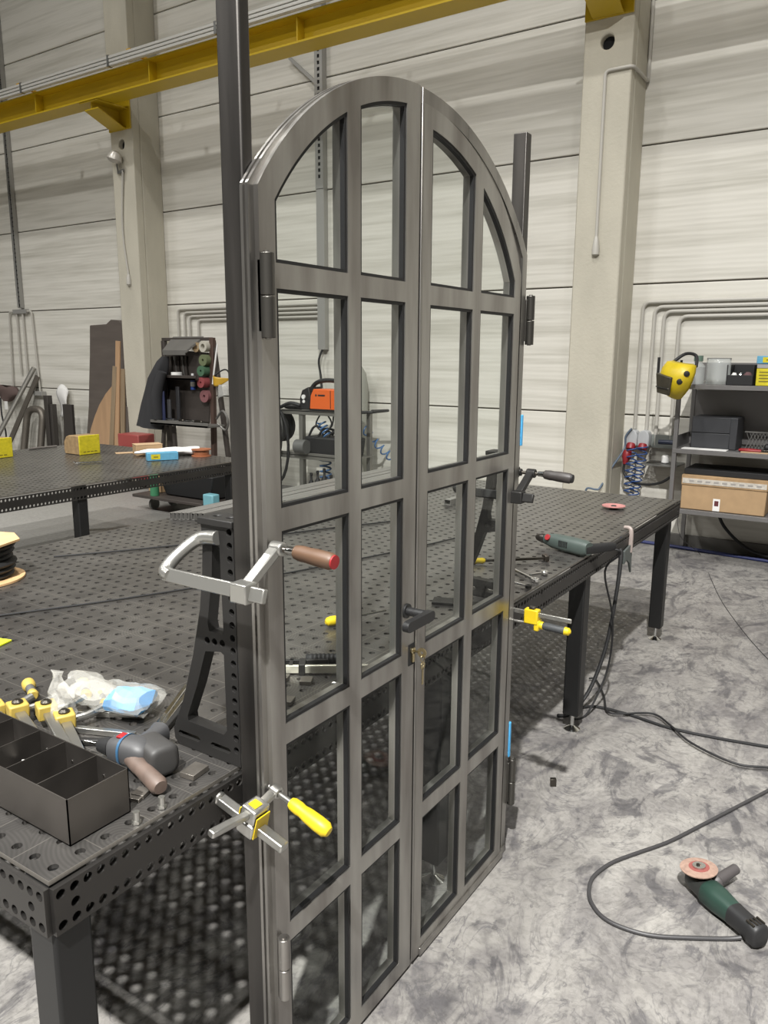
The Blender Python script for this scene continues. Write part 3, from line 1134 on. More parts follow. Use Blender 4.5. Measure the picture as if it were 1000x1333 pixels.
# thin rods on the table
for pts, l in (([(-2.45, .98), (-2.292, 1.285), (-2.143, 1.56), (-1.996, 1.88), (-1.876, 2.155), (-1.80, 2.389), (-1.678, 2.799), (-1.573, 3.292)], 'long thin dark rod lying across the table nearer to the camera'),
               ([(-2.803, 1.817), (-2.673, 2.013), (-2.541, 2.235), (-2.33, 2.618), (-2.2, 2.90), (-2.06, 3.17), (-1.99, 3.4)], 'long thin dark rod lying across the table further back')):
    single(B().tube([(x, y, TZ + .0045) for x, y in pts], .0035, 8, 4), 'thin_rod', M_rubber, l, 'rod', 'thin rods on the table')

# ------------------------------------------------------------------ pile of bar clamps behind the tray
M_dyel = mat('worn_clamp_yellow', (172, 148, 70), .5, var=.12, vs=(30, 30, 30))
M_dgrey = mat('clamp_grey_grip', (80, 80, 78), .55)


def bar_clamp(o, ang, label, lift=0.0, handle=True, tip=0.0):
    """lying bar clamp: square rail along local x, yellow slide at the origin, arm to +y, grip beyond"""
    t = thing('bar_clamp', label, 'clamp', (o[0], o[1], TZ + .001), 'bar clamps piled behind the tray')
    F = Matrix.Translation((o[0], o[1], TZ + .017 + lift)) @ Matrix.Rotation(ang, 4, 'Z') @ Matrix.Rotation(tip, 4, 'Y')
    B(F).bar((-.02, 0, 0), (.20, 0, 0), .022, .012).build('rail', M_clampsteel, t, bevel=.002)
    B(F).box(-.022, .02, -.021, .021, -.014, .02).build('slide_block', M_dyel, t, bevel=.004, label='yellow slide block')
    B(F).lathe([(.012, 0), (.012, .004), (.006, .008), (.006, .0085)], (0, 0, .02), (0, 0, 1), 16).build('clamp_knob', M_thread, t)
    B(F).tube([(.0, .02, .0), (-.005, .05, .0), (-.02, .085, .004)], [.008, .009, .010], 10, 4).build('clamp_arm', M_clampsteel, t)
    if handle:
        h = B(F).lathe([(.0085, 0), (.011, .004), (.0095, .03), (.0105, .038)], (-.04, .092, .004), (-1, .12, .0), 16).build('handle', M_dgrey, t)
        B(F).lathe([(.0095, 0), (.013, .006), (.011, .02), (.0095, .024)], (-.022, .09, .004), (-1, .12, 0), 16).lathe([(.0105, 0), (.0155, .008), (.0155, .028), (.008, .036)], (-.075, .0965, .004), (-1, .12, 0), 16).build('yellow_grip_end', M_dyel, h)
    return t


bar_clamp((-1.638, .885), -.30, 'bar clamp cut by the left picture edge, first of the yellow pile', .0, True)
bar_clamp((-1.572, .902), -.33, 'bar clamp with dark knob on its yellow block, second of the pile', .012, False)
bar_clamp((-1.510, .932), -.40, 'bar clamp with broad yellow block in the middle of the pile', .016, True)
bar_clamp((-1.452, .936), -.44, 'bar clamp nearest to the plastic bag with its rail end at the tray', .008, True)
for (a, b_, l) in (((-1.58, .945), (-1.36, 1.075), 'upper loose clamp rail under the plastic bag'), ((-1.47, .93), (-1.30, 1.0), 'middle loose clamp rail in front of the plastic bag'), ((-1.43, .885), (-1.31, .955), 'lower dark rail lying between pile and drill')):
    single(B().bar((*a, TZ + .008), (*b_, TZ + .008), .013, .013), 'clamp_rail', M_clampsteel if 'dark' not in l else M_brk, l, 'rail', 'loose rails behind the tray', bevel=.0015)
# two thin chrome rails leaning on the bracket foot
for k in range(3):
    a = gz(199 + 7 * k, 953 - k * 1.5, TZ + .012)
    b_ = gz(243 + 4 * k, 893 + 6 * k, TZ + .012)
    single(B().bar((a.x, a.y, TZ + .009), (b_.x, b_.y, TZ + .009), .012, .014), 'clamp_rail', M_chrome if k < 2 else M_brk,
           ('shiny rail on the far side of the bundle left of the bracket', 'shiny middle rail of the bundle left of the bracket', 'dark near rail of the bundle left of the bracket')[k], 'rail', 'rail bundle by the bracket', bevel=.002)

# ------------------------------------------------------------------ plastic bag with blue refill
M_poly = mat('crinkled_polythene', (214, 212, 204), .2, alpha=.26)
M_bluef = mat('blue_refill', (56, 150, 212), .55, var=.1, vs=(30, 30, 30))
t = thing('plastic_bag', 'crumpled clear plastic bag with a light blue refill beside the clamp pile', 'bag', (-1.42, 1.03, TZ))
b = B()
pts = [gz(126, 915, TZ + .04), gz(190, 944, TZ + .006), gz(200, 905, TZ + .045), gz(150, 896, TZ + .05)]
ctr = V((-1.385, 1.055, TZ + .045))
Fb = frame(ctr, (.165, .06, -.01))
b.xf = Fb


def wob(p, s, a):
    return p + V((noise.noise(p * s), noise.noise(p * s + V((7, 3, 1))), noise.noise(p * s + V((1, 9, 4))))) * a


def bluefn(u, v):
    th = 2 * math.pi * v
    hw, hh = .036 + .014 * u, .020 + .008 * math.sin(3.1 * u)
    if u in (0, 1):
        hw *= .05; hh *= .1
    return wob(V((-.052 + .105 * u, hw * math.cos(th), hh * math.sin(th))), 40, .010)


b.grid(bluefn, 8, 14)
b.build('blue_refill', M_bluef, t, ang=10, label='light blue folded refill')
b = B(Fb)


def bagfn(u, v):
    th = 2 * math.pi * v
    hw = .046 + .010 * u - .03 * max(0, .3 - u)
    hh = .029 * (1 - .25 * abs(u - .6))
    if u == 1:
        hh *= .15
    return wob(V((-.155 + .222 * u, hw * math.cos(th), hh * math.sin(th) + .012 * (1 - u))), 26, .016)


b.grid(bagfn, 18, 20)
b.build('plastic_film', M_poly, t, ang=12, recalc=False)
b = B()
a0, a1 = gz(86, 938, TZ + .02), gz(73, 872, TZ + .085)
F2 = frame(a0, a1 - a0, (.8, -1, 0))
b.xf = F2
LL = (a1 - a0).length


def topfn(u, v):
    th = 2 * math.pi * v
    w_ = .011 + .032 * math.sin(math.pi * min(1, (u * .9 + .12))) * (1 - .5 * u)
    return wob(V((LL * u, .45 * w_ * math.cos(th), w_ * math.sin(th))), 30, .014)


b.grid(topfn, 14, 16)
b.build('bag_neck', M_poly, t, ang=12, recalc=False)

# ------------------------------------------------------------------ drills
M_bosch = mat('drill_anthracite', (66, 66, 67), .5, var=.06, vs=(30, 30, 30))
M_drillblue = mat('drill_blue', (52, 88, 118), .45)
M_worn = mat('worn_grip', (92, 78, 70), .55, var=.25, vs=(25, 25, 25))
t = thing('cordless_drill', 'dark grey cordless drill with red accents lying beside the sheet metal tray', 'drill', (-1.2, .92, TZ))
ax0, ax1 = gz(128, 972, TZ + .03), gz(190, 976, TZ + .045)
F = frame((ax0.x, ax0.y, TZ + .036), (ax1.x - ax0.x, ax1.y - ax0.y, 0))
b = B(F)
b.loft([(.0, .008, .008, 0, 0), (.006, .014, .014, 0, 0), (.03, .019, .019, 0, 0), (.034, .021, .021, 0, 0)], 20, 2.1)
ch = b.build('drill_chuck', M_rubber, t)
B(F).cyl((-.035, 0, 0), (.002, 0, 0), .0028, n=8).build('drill_bit', M_chrome, ch, label='bright drill bit')
b = B(F)
b.loft([(.034, .019, .020, 0, 0), (.042, .026, .026, 0, 0), (.075, .029, .029, 0, .001), (.10, .030, .030, -.002, .001), (.122, .026, .026, -.004, 0), (.132, .012, .012, -.004, 0)], 22, 2.5)
bd = b.build('motor_housing', M_bosch, t, ang=50)
b = B(F)
b.loft([(.066, .0295, .0297, 0, .001), (.072, .0305, .0307, 0, .001)], 22, 2.5)
b.build('blue_ring', M_drillblue, bd)
rr = B(F)
rr.box(.054, .068, -.010, .010, .0275, .0315)
rr.build('mode_switch', M_red, bd, bevel=.001)
p0, p1 = V((.10, -.012, .0)), V((.088, .11, -.006))
F2 = F @ frame((.092, .015, .0), (-.10, 1, -.05), (0, 0, 1))
b = B(F2)
b.loft([(.0, .020, .026, 0, 0), (.02, .0185, .022, 0, 0), (.055, .018, .021, 0, 0), (.075, .022, .024, 0, 0)], 20, 2.6)
b.build('pistol_grip', M_bosch, t, ang=50)
F3 = frame(gz(203, 982, TZ + .033), (.9, -.25, 0.02), (0, 0, 1))
b = B(F3)
b.loft([(-.045, .018, .02, 0, 0), (-.04, .028, .030, 0, 0), (.035, .032, .0315, 0, 0), (.042, .027, .027, 0, 0), (.044, .02, .02, 0, 0)], 24, 3.6)
b.build('battery_pack', mat('battery_grey', (54, 53, 52), .55), t, ang=50)
a, c = gz(181, 997, TZ + .028), gz(208, 1024, TZ + .020)
F4 = frame(a, c - a)
b = B(F4)
LL = (c - a).length
b.loft([(-.035, .015, .015, 0, 0), (0, .0165, .0165, 0, 0), (.012, .0155, .0155, 0, 0), (LL * .5, .0165, .0165, 0, 0), (LL * .95, .0175, .0175, 0, 0), (LL + .004, .013, .013, 0, 0)], 18, 2.1)
b.build('side_handle', M_worn, t, ang=50, label='worn brown side handle')

# mains drill on the far side of the table edge
M_metgreen = mat('drill_green_grey', (66, 76, 72), .5, var=.06, vs=(20, 20, 20))
t = thing('power_drill', 'grey green corded power drill lying on the table edge right of the door', 'drill', (-1.15, 3.1, TZ))
a, c = gz(699, 700, TZ + .03), gz(762, 714, TZ + .035)
F = frame((a.x, a.y, TZ + .036), (c.x - a.x, c.y - a.y, 0))
LD = (V((c.x, c.y)) - V((a.x, a.y))).length
b = B(F)
s_ = LD / .2
b.loft([(.0, .010, .010, 0, 0), (.01, .016, .016, 0, 0), (.028, .019, .019, 0, 0), (.03, .016, .016, 0, 0), (.034, .021, .021, 0, 0), (.05, .021, .021, 0, 0)], 20, 2.1)
b.build('drill_chuck', mat('chuck_steel', (96, 92, 88), .3, .9), t)
b = B(F)
b.loft([(.05, .018, .018, 0, 0), (.054, .020, .022, 0, 0), (.075, .024, .026, 0, 0), (.1, .030, .031, 0, .0), (.17, .033, .034, 0, -.001), (LD, .031, .033, 0, -.001), (LD + .02, .024, .026, 0, 0)], 22, 2.7)
bd = b.build('motor_housing', M_metgreen, t, ang=50)
B(F).cyl((.085, -.018, .012), (.085, -.032, .018), .013, n=18).build('mode_switch', M_red, bd, bevel=.001, label='red switch on the housing')
vv = B(F)
for k in range(6):
    vv.box(.15 + k * .008, .154 + k * .008, -.0345, -.026, -.008, .016)
vv.build('vent_slots', M_rubber, bd)
h0 = F @ V((LD + .0, 0, 0))
h1 = gz(800, 711, TZ + .03)
F2 = frame((h0.x, h0.y, TZ + .030), V((h1.x - h0.x, h1.y - h0.y, -.0)))
LH = V((h1.x - h0.x, h1.y - h0.y)).length
b = B(F2)
b.loft([(-.012, .026, .026, 0, 0), (.02, .020, .022, 0, 0), (LH * .5, .017, .020, 0, 0), (LH * .9, .0165, .019, 0, 0), (LH, .012, .014, 0, 0)], 18, 2.5)
b.build('rear_handle', M_rubber, t, ang=50, label='black rubber rear handle')
e = F2 @ V((LH * .93, 0, -.01))
cb = [e, e + V((.03, .02, -.02)), (TX1 + .03, e.y + .06, .70), (TX1 + .04, 3.36, .45), (TX1 + .02, 3.40, .2), (TX1 - .02, 3.28, .02), (-1.09, 3.2, .008)]
B().tube(cb, .0045, 8, 6).build('mains_cord', M_rubber, t)

# ------------------------------------------------------------------ things seen through the door and right of it
c = gz(424, 811, TZ + .014)
d = gz(470, 802, TZ + .014)
t = thing('screwdriver', 'yellow and grey handled screwdriver on the table behind the left leaf', 'screwdriver', (c.x, c.y, TZ))
F = frame((c.x, c.y, TZ + .0165), (d.x - c.x, d.y - c.y, 0))
LS = (d - c).length
B(F).lathe([(.006, 0), (.013, .006), (.0155, .02), (.0145, .036)], (0, 0, 0), (1, 0, 0), 16).build('yellow_grip', M_clampyel, t)
B(F).lathe([(.0145, .0361), (.014, .075), (.010, .10), (.011, .105)], (0, 0, 0), (1, 0, 0), 16).build('grey_grip', M_dgrey, t)
B(F).cyl((.105, 0, 0), (.105 + .11, 0, 0), .003, n=8).build('blade', M_chrome, t)
# white bar clamp lying behind the left leaf
a, c = gz(366, 869, TZ + .02), gz(492, 868, TZ + .02)
t = thing('bar_clamp', 'bar clamp with pale shiny rail and ribbed black grip lying behind the left leaf', 'clamp', ((a.x + c.x) / 2, (a.y + c.y) / 2, TZ))
F = frame((a.x, a.y, TZ + .016), (c.x - a.x, c.y - a.y, 0))
LB = (c - a).length
B(F).bar((-.03, 0, 0), (LB, 0, 0), .010, .020).build('rail', mat('pale_rail', (226, 222, 206), .22, .5), t, bevel=.001)
b = B(F)
b.box(.045, .062, -.008, .04, -.014, .014).box(-.01, .0, .0, .055, -.012, .012).box(.0, .12, .03, .038, -.006, .012)
b.box(.02, .03, .0, .05, -.012, .012)
b.build('slide_block', M_brk, t, bevel=.001)
pr = [(.012, 0)]
for k in range(12):
    pr += [(.0155, .004 + k * .011), (.0135, .010 + k * .011)]
b = B(F)
b.lathe(pr, (.06, .055, .004), (1, .02, 0), 14)
b.build('ribbed_grip', M_rubber, t)
# tools on the right: two screwdrivers and two spanners
a, c = gz(617, 731, TZ + .012), gz(714, 727, TZ + .012)
t = thing('bar_clamp', 'slim clamp with yellow grip and slide lying on the table behind the right leaf', 'clamp', (a.x, a.y, TZ), 'tools right of the far bracket')
F = frame((a.x, a.y, TZ + .014), (c.x - a.x, c.y - a.y, 0))
LT = (c - a).length
B(F).lathe([(.008, 0), (.0125, .008), (.011, .03), (.0125, .045), (.008, .055)], (-.01, 0, 0), (1, 0, 0), 14).build('yellow_grip', M_clampyel, t)
B(F).bar((.04, 0, 0), (LT, 0, 0), .010, .010).build('rail', M_thread, t)
B(F).box(LT * .46, LT * .46 + .02, -.016, .012, -.012, .014).build('slide_block', M_clampyel, t, bevel=.002)
B(F).box(LT - .018, LT, -.012, .026, -.011, .011).build('fixed_jaw', M_thread, t, bevel=.002)
for (p, q, w, l) in (((666, 740), (702, 758), .018, 'bright chrome ratchet spanner on the table right of the door'), ((664, 757), (692, 765), .014, 'short spanner with dark grip at the table edge right of the door'),
                     ((690, 749), (712, 745), .016, 'open silver pliers jaw beside the bright ratchet')):
    a, c = gz(*p, TZ + .008), gz(*q, TZ + .008)
    F = frame((a.x, a.y, TZ + .009), (c.x - a.x, c.y - a.y, 0))
    LT = (c - a).length
    t = thing('spanner', l, 'spanner', (a.x, a.y, TZ), 'tools right of the far bracket')
    B(F).bar((0, 0, 0), (LT * .8, 0, 0), w * .6, .008).build('shank', M_chrome, t, bevel=.002)
    B(F).ring((LT * .86, 0, -.006), (0, 0, 1), w * .35, w * .85, .012, 16).build('ring_head', M_chrome if 'dark' not in l else M_brk, t, bevel=.001)
# flat dark plates at the foot of the far bracket
for (px, py, l) in ((583, 782, 'dark flat steel plate lying left of the far bracket foot'), (625, 788, 'dark flat steel plate in front of the far bracket foot')):
    c = gz(px, py, TZ + .008)
    single(B(frame((c.x, c.y, TZ + .0055), (1, .4, 0))).box(-.05, .05, -.03, .03, -.004, .004), 'steel_plate', M_brk, l, 'plate', 'plates by the far bracket', bevel=.001)
# red grinding disc at the far corner
c = gz(799, 659, TZ + .012)
t = thing('grinding_disc', 'pinkish red grinding disc lying on the far table corner', 'disc', (c.x, c.y, TZ + .001))
B().lathe([(.02, .010), (.024, .004), (.062, .013), (.062, .017), (.026, .010), (.02, .013)], (c.x, c.y, TZ + .0), (0, 0, 1), 28).build('abrasive_disc', mat('abrasive_pink', (168, 116, 112), .8, var=.1, vs=(30, 30, 30)), t)
B().lathe([(.021, 0), (.021, .006), (.012, .016)], (c.x, c.y, TZ + .001), (0, 0, 1), 18).build('disc_hub', M_rubber, t)
single(B().tube([(TX1 + .012, 3.50, .745), (TX1 + .02, 3.49, .70), (TX1 + .02, 3.46, .55), (TX1 + .0, 3.42, .3), (TX1 - .04, 3.34, .1), (TX1 - .09, 3.24, .012), (TX1 - .13, 3.19, .009)], [.011, .011, .009, .009, .009, .009, .009], 8, 6), 'cable', M_rubber, 'thick black cable hanging from the table edge below the dust brush', 'cable')
# paint brush like hand broom hanging over the edge
t = thing('hand_brush', 'grey dust brush hanging over the table edge behind the green drill', 'brush', (TX1 + .02, 3.62, .8))
b = B()
q0, q1 = gx(822, 693, -1.02), gx(818, 740, -1.02)
b.tube([(TX1 - .02, q0.y + .01, TZ + .012), (TX1 + .012, q0.y, TZ + .008), (TX1 + .016, q0.y - .005, TZ - .05), (TX1 + .016, q0.y - .01, TZ - .10)], [.009, .010, .012, .012], 10, 5)
b.build('brush_handle', mat('brush_handle_grey', (150, 138, 132), .45), t)
b = B()
ya, yb_ = q0.y - .11, q0.y + .01
b.prism([(ya, TZ - .075), (yb_, TZ - .06), (yb_ + .005, TZ - .205), (yb_ - .03, TZ - .15), (ya + .045, TZ - .125), (ya + .01, TZ - .14)], 'x', TX1 + .012, TX1 + .022)
b.build('brush_plate', mat('brush_grey', (98, 104, 102), .5, .4), t, bevel=.002)

# ------------------------------------------------------------------ steel tubes at the back of the table
M_prof = mat('tube_profile_steel', (140, 138, 134), .42, .6, var=.12, vs=(12, 2, 12))


def sq_tube(x, y0, y1, w, h, z, label, group, dx=0.0):
    b = B()
    o = [(-w / 2, 0), (w / 2, 0), (w / 2, h), (-w / 2, h)]
    k = .0025
    i = [(-w / 2 + k, k), (w / 2 - k, k), (w / 2 - k, h - k), (-w / 2 + k, h - k)]
    vs, fs = [], []
    for y, xx in ((y0, x), (y1, x + dx)):
        vs += [(xx + a, y, z + c) for a, c in o] + [(xx + a, y, z + c) for a, c in i]
    for q in range(4):
        r = (q + 1) % 4
        fs += [(q, r, 8 + r, 8 + q), (4 + q, 12 + q, 12 + r, 4 + r), (q, 4 + q, 4 + r, r), (8 + q, 8 + r, 12 + r, 12 + q)]
    b.add(vs, fs)
    return single(b, 'steel_tube', M_prof, label, 'tube', group)


nth = ('first', 'second', 'third', 'fourth', 'fifth', 'sixth')
for k in range(5):
    sq_tube(-2.985 + .0172 * k, 2.588 + .011 * k, 4.58, .0165, .036, TZ + .001, f'{nth[k]} steel tube from the left edge in the bundle of narrow open ended tubes', 'narrow tubes at the table back')
for k in range(3):
    sq_tube(-2.888 + .0205 * k, 2.642 + .013 * k, 4.585, .0195, .036, TZ + .001, f'{nth[k]} tube of the three wider ones right of the narrow bundle', 'wider tubes at the table back')
for k in range(3):
    sq_tube(-2.79 + .041 * k, 3.05 + .05 * k, 4.57, .04, .04, TZ + .001, f'{nth[k]} broad tube between the left bundle and the door, counted from the left', 'broad tubes behind the door')
for k in range(3):
    sq_tube(-2.60 + .041 * k, 3.01 + .012 * k, 4.55, .04, .04, TZ + .001, f'{nth[k]} of three open ended tubes right behind the left leaf', 'open tubes behind the left leaf')
sq_tube(-2.40, 3.55, 4.5, .03, .02, TZ + .001, 'single flat tube right of the three open ended ones', 'open tubes behind the left leaf')
sq_tube(-2.05, 3.72, 4.5, .04, .03, TZ + .001, 'lone dark tube seen through the right door leaf', 'open tubes behind the left leaf')
# ------------------------------------------------------------------ things on the second table
M_card = mat('cardboard', (166, 138, 104), .8, var=.08, vs=(12, 12, 12))
M_cardl = mat('cardboard_pale', (184, 156, 122), .8, var=.06, vs=(12, 12, 12))
M_yelbox = mat('box_yellow', (198, 184, 36), .5, var=.15, vs=(30, 30, 40))
M_brownside = mat('bare_brown_board', (142, 118, 84), .8, var=.2, vs=(30, 30, 30))
M_cyan = mat('box_light_blue', (92, 154, 184), .5, var=.1, vs=(30, 30, 30))
M_white = mat('white_paper', (226, 225, 222), .7)
M_print = mat('faded_print', (120, 110, 30), .6)
for (x0, x1, y0, y1, l) in ((-5.73, -5.52, 3.885, 4.075, 'yellow fronted block with bare brown side standing on the second table'),
                            (-6.07, -5.865, 3.31, 3.52, 'yellow fronted block at the left picture edge on the second table')):
    t = thing('wooden_block', l, 'block', ((x0 + x1) / 2, (y0 + y1) / 2, TZ), 'yellow fronted blocks on the second table')
    zt_ = TZ + .155
    b = B()
    n = 10
    arc = [(x1 - .012, TZ + .001), (x0 + .012, TZ + .001), (x0, TZ + .03), (x0 + .004, TZ + .10), (x0 + .035, zt_ - .012), (x0 + .07, zt_), (x1 - .012, zt_)]
    b.prism(arc, 'y', y0, y1)
    b.build('block_body', M_brownside, t, bevel=.006)
    b = B()
    b.box(x1 - .012, x1, y0 - .002, y1 + .002, TZ + .001, zt_ + .002)
    f_ = b.build('yellow_front', M_yelbox, t, bevel=.004, label='worn yellow front face')
    for k in range(4):
        B().box(x1, x1 + .001, y0 + .03 + .035 * k, y0 + .055 + .035 * k, TZ + .02, TZ + .028).build('smudged_mark', M_print, f_)
single(B().tube([(-5.125, 3.545, TZ + .02), (-5.115, 3.56, TZ + .008), (-5.10, 3.58, TZ + .008), (-5.022, 3.731, TZ + .008)], .006, 6, 4), 'hex_key', M_chrome, 'bent steel hex key lying in front of the yellow fronted block', 'hex key')
F = frame((-5.07, 4.21, TZ + .001), (.095, .187, 0))
t = thing('cardboard_box', 'small closed brown cardboard box on the second table by the white paper roll', 'box', (-5.07, 4.21, TZ))
b = B(F)
b.box(-.105, .105, 0, .14, 0, .085)
b.build('box_body', M_card, t, bevel=.003)
B(F).box(-.107, .107, -.002, .142, .0855, .088).build('lid_flaps', M_cardl, t)
single(B(frame((-5.36, 4.19, TZ + .003), (.6, 1, 0))).box(-.07, .07, -.04, .04, -.002, .002), 'card', M_cardl, 'flat beige card lying left of the small cardboard box', 'card')
a, c = V((-4.99, 4.10, TZ + .105)), V((-4.70, 4.42, TZ + .06))
F = frame((-4.74, 4.06, TZ + .001), (.12, .195, 0))
t = thing('refill_box', 'light blue carton with yellow sticker at the near edge of the second table', 'box', (-4.68, 4.05, TZ))
B(F).box(-.118, .118, .0, .075, 0, .062).build('carton', M_cyan, t, bevel=.004)
B(F).box(-.088, -.02, -.0015, .0, .012, .05).build('yellow_sticker', M_yelbox, t, label='yellow oval sticker')
B(F).box(-.07, -.035, -.0025, -.0015, .026, .034).build('sticker_mark', M_print, t)
b = B()
F = frame((-4.93, 4.27, TZ + .037), (.30, .40, 0))
b.xf = F


def paperfn(u, v):
    th = 2 * math.pi * v
    r = .012 + .03 * min(1, u * 2.2)
    return wob(V((-.25 + .5 * u, .07 * min(1, .2 + u * 2) * math.cos(th), .75 * r * math.sin(th))), 9, .012)


b.grid(paperfn, 16, 14)
single(b, 'paper_roll', M_white, 'loosely rolled white paper lying between the cartons on the second table', 'paper', ang=30)
t = thing('wire_reel', 'orange brown copper wire reel on the far corner of the second table', 'reel', (-4.80, 4.40, TZ + .001))
b = B()
b.lathe([(.078, 0), (.078, .008), (.06, .009), (.062, .03), (.06, .05), (.078, .051), (.078, .059)], (-4.70, 4.42, TZ + .001), (0, 0, 1), 24)
b.build('reel_body', mat('copper_orange', (160, 100, 68), .5, .2), t)
t['_o'] = (-4.70, 4.42, TZ)
single(B().tube([(-6.19, 3.86, TZ + .009), (-6.20, 4.0, TZ + .009), (-6.18, 4.12, TZ + .010)], .008, 6, 3), 'long_tool', mat('tool_grey', (128, 122, 118), .5, .5), 'thin grey tool lying at the back of the second table', 'tool')
single(B().ball((-6.14, 4.24, TZ + .0125), .08, .05, .012, 10), 'work_glove', mat('glove_mauve', (128, 108, 106), .9), 'flat mauve work glove beside the thin grey tool', 'glove')

# cable spool on the main table
SC = (-2.745, 1.475)
t = thing('cable_spool', 'black cable on a plywood spool at the left edge of the main table', 'spool', (SC[0], SC[1], TZ))
M_ply = mat('plywood', (206, 168, 122), .65, var=.08, vs=(20, 20, 4))
B().lathe([(.155, 0), (.155, .009)], (SC[0], SC[1], TZ + .001), (0, 0, 1), 32).build('lower_flange', M_ply, t, bevel=.001)
B().lathe([(.15, 0), (.15, .009)], (SC[0], SC[1], TZ + .139), (0, 0, 1), 8).build('upper_flange', M_ply, t, bevel=.001)
pr = [(.10, 0)]
for k in range(6):
    for q in range(5):
        a_ = math.pi * (q + .5) / 5
        pr.append((.108 + .012 * math.sin(a_) + .006 * ((k * 7) % 3), .010 + .0214 * (k + (q + .5) / 5) - .009))
B().lathe(pr, (SC[0], SC[1], TZ + .0101), (0, 0, 1), 32).build('wound_cable', M_rubber, t)

# ------------------------------------------------------------------ things leaning on the back wall, left
M_wallstrip = mat('strut_galv', (164, 163, 159), .5, .4)
t = thing('cable_strut', 'tall galvanised slotted strut carrying cables up the wall at the left picture edge', 'strut', (-10.9, 6.85, 2.2))
b = B()
b.box(-10.94, -10.87, 6.84, 6.895, 2.25, 7.5)
b.build('strut_channel', M_wallstrip, t)
b = B()
b.prism([(-10.94, 2.26), (-10.87, 2.26), (-10.87, 7.0), (-10.94, 7.0)], 'y', 6.832, 6.838, [[(-10.905, 2.3 + k * .06), (-10.88, 2.3 + k * .06), (-10.88, 2.335 + k * .06), (-10.905, 2.335 + k * .06)] for k in range(75)])
b.build('slotted_cover', M_wallstrip, t)
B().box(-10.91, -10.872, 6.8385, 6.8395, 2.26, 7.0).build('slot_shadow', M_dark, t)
tag(B().box(-11.10, -10.76, 6.85, 6.895, 2.17, 2.23).build('junction_channel', M_wallstrip), 'short junction channel under the slotted strut on the left wall', 'channel')
for k, (x, xe, z1) in enumerate(((-11.22, -11.28, 1.12), (-11.03, -11.04, 1.3), (-10.88, -10.88, 1.3), (-10.66, -10.60, 1.05))):
    conduit(bend([(-10.93 + (-.03 + .02 * k), 6.87, 2.2), (x, 6.87, 2.2 - .0), (xe, 6.87, z1)], .05), .014,
            ('leftmost', 'second from left', 'third from left', 'rightmost')[k] + ' thin conduit falling from the junction channel on the left wall', 'conduit', group='conduits on the left wall')
tag(B().box(-10.70, -10.50, 6.82, 6.895, 1.0, 1.06).build('wall_bracket', M_wallstrip, bevel=.002), 'small metal bracket at the foot of the rightmost left wall conduit', 'bracket')


def lean(name, ma, label, cat, b, group='lengths leaning on the left wall', **k):
    return tag(b.build(name, ma, None, **k), label, cat, group)


M_bright = mat('bright_tube', (190, 188, 182), .3, .8)
M_dull = mat('dull_steel', (116, 110, 102), .5, .7, var=.12, vs=(8, 8, 3))
lean('steel_tube', M_bright, 'pale bright round tube leaning steeply on the left wall', 'tube', B().tube([(-11.35, 6.35, .02), (-10.66, 6.84, 1.40)], .035, 14))
lean('steel_tube', M_dull, 'dull flat bar leaning just behind the pale bright tube', 'bar', B().bar((-11.15, 6.50, .02), (-10.62, 6.86, 1.28), .09, .02, (0, 1, 0)))
lean('bent_tube', M_dull, 'thick bent tube forming an upside down U at the left wall', 'tube',
     B().tube(bend([(-10.68, 6.55, .04), (-10.62, 6.66, .82), (-10.27, 6.68, .82), (-10.30, 6.57, .04)], .17), .05, 14), ang=60)
lean('steel_channel', mat('dark_channel', (86, 82, 78), .5, .6), 'dark upright channel leaning right of the bent tube', 'channel', B().box(-10.22, -10.13, 6.66, 6.74, .02, 1.02).box(-10.12, -10.07, 6.68, 6.76, .02, .9), bevel=.003)
b = B()
b.grid(lambda u, v: V((-10.10 + .22 * u, 6.82 + .03 * math.sin(5 * v + 2 * u), .72 + .36 * v + .10 * math.sin(3 * u) * v)), 6, 8)
lean('plastic_film', M_white, 'white plastic sheet hanging beside the dark upright channel', 'sheet', b, None, solid=.003)
b = B()
b.grid(lambda u, v: wob(V((-11.28 + .40 * math.cos(2 * math.pi * v) * .55 * (.3 + math.sin(math.pi * u)), 6.76 + .07 * math.sin(2 * math.pi * v), .92 + .22 * u)), 7, .05), 8, 12)
lean('work_apron', mat('apron_brown', (92, 76, 72), .85), 'bundled brown work apron hanging on the left wall', 'apron', b, None, ang=40)
lean('hanging_tag', M_white, 'small white tag hanging under the brown work apron', 'tag', B().box(-11.27, -11.19, 6.70, 6.704, .78, .9), None)
conduit([(-11.36, 6.7, .95), (-11.30, 6.66, .7), (-11.20, 6.64, .4), (-11.28, 6.62, .1)], .012, 'black cable dangling under the brown work apron', 'cable', 'cable', M_rubber, sub=5)

# big dark slab and planks
M_slab = mat('dark_rubber_mat', (88, 80, 74), .75, var=.12, vs=(2, 2, 14))
b = B()
sl = [(-9.55, .02), (-8.62, .02), (-8.50, .7), (-8.44, 1.2), (-8.47, 1.75), (-8.52, 1.97), (-8.62, 2.03), (-8.78, 2.04), (-8.88, 1.985), (-9.22, 1.975), (-9.26, 1.6), (-9.32, 1.2), (-9.36, .9)]
b.prism(sl, 'y', 6.77, 6.83)
so = lean('fibre_board', M_slab, 'tall dark brown board with rounded corner leaning on the wall left of the column', 'board', b, None, bevel=.01)
lean('steel_sheet', mat('dark_sheet', (64, 60, 57), .6, .3), 'narrow black sheet standing at the left foot of the tall dark board', 'sheet', B().box(-9.70, -9.50, 6.60, 6.64, .0, .92), None, bevel=.002)
b = B()
for k in range(16):
    z = .30 + k * .035
    b.tube([(-9.82 + k * .004, 6.66, z), (-9.72 + k * .004, 6.66, z + .012)], .008, 6)
b.bar((-9.86, 6.66, .02), (-9.70, 6.66, .92), .025, .03, (0, 1, 0))
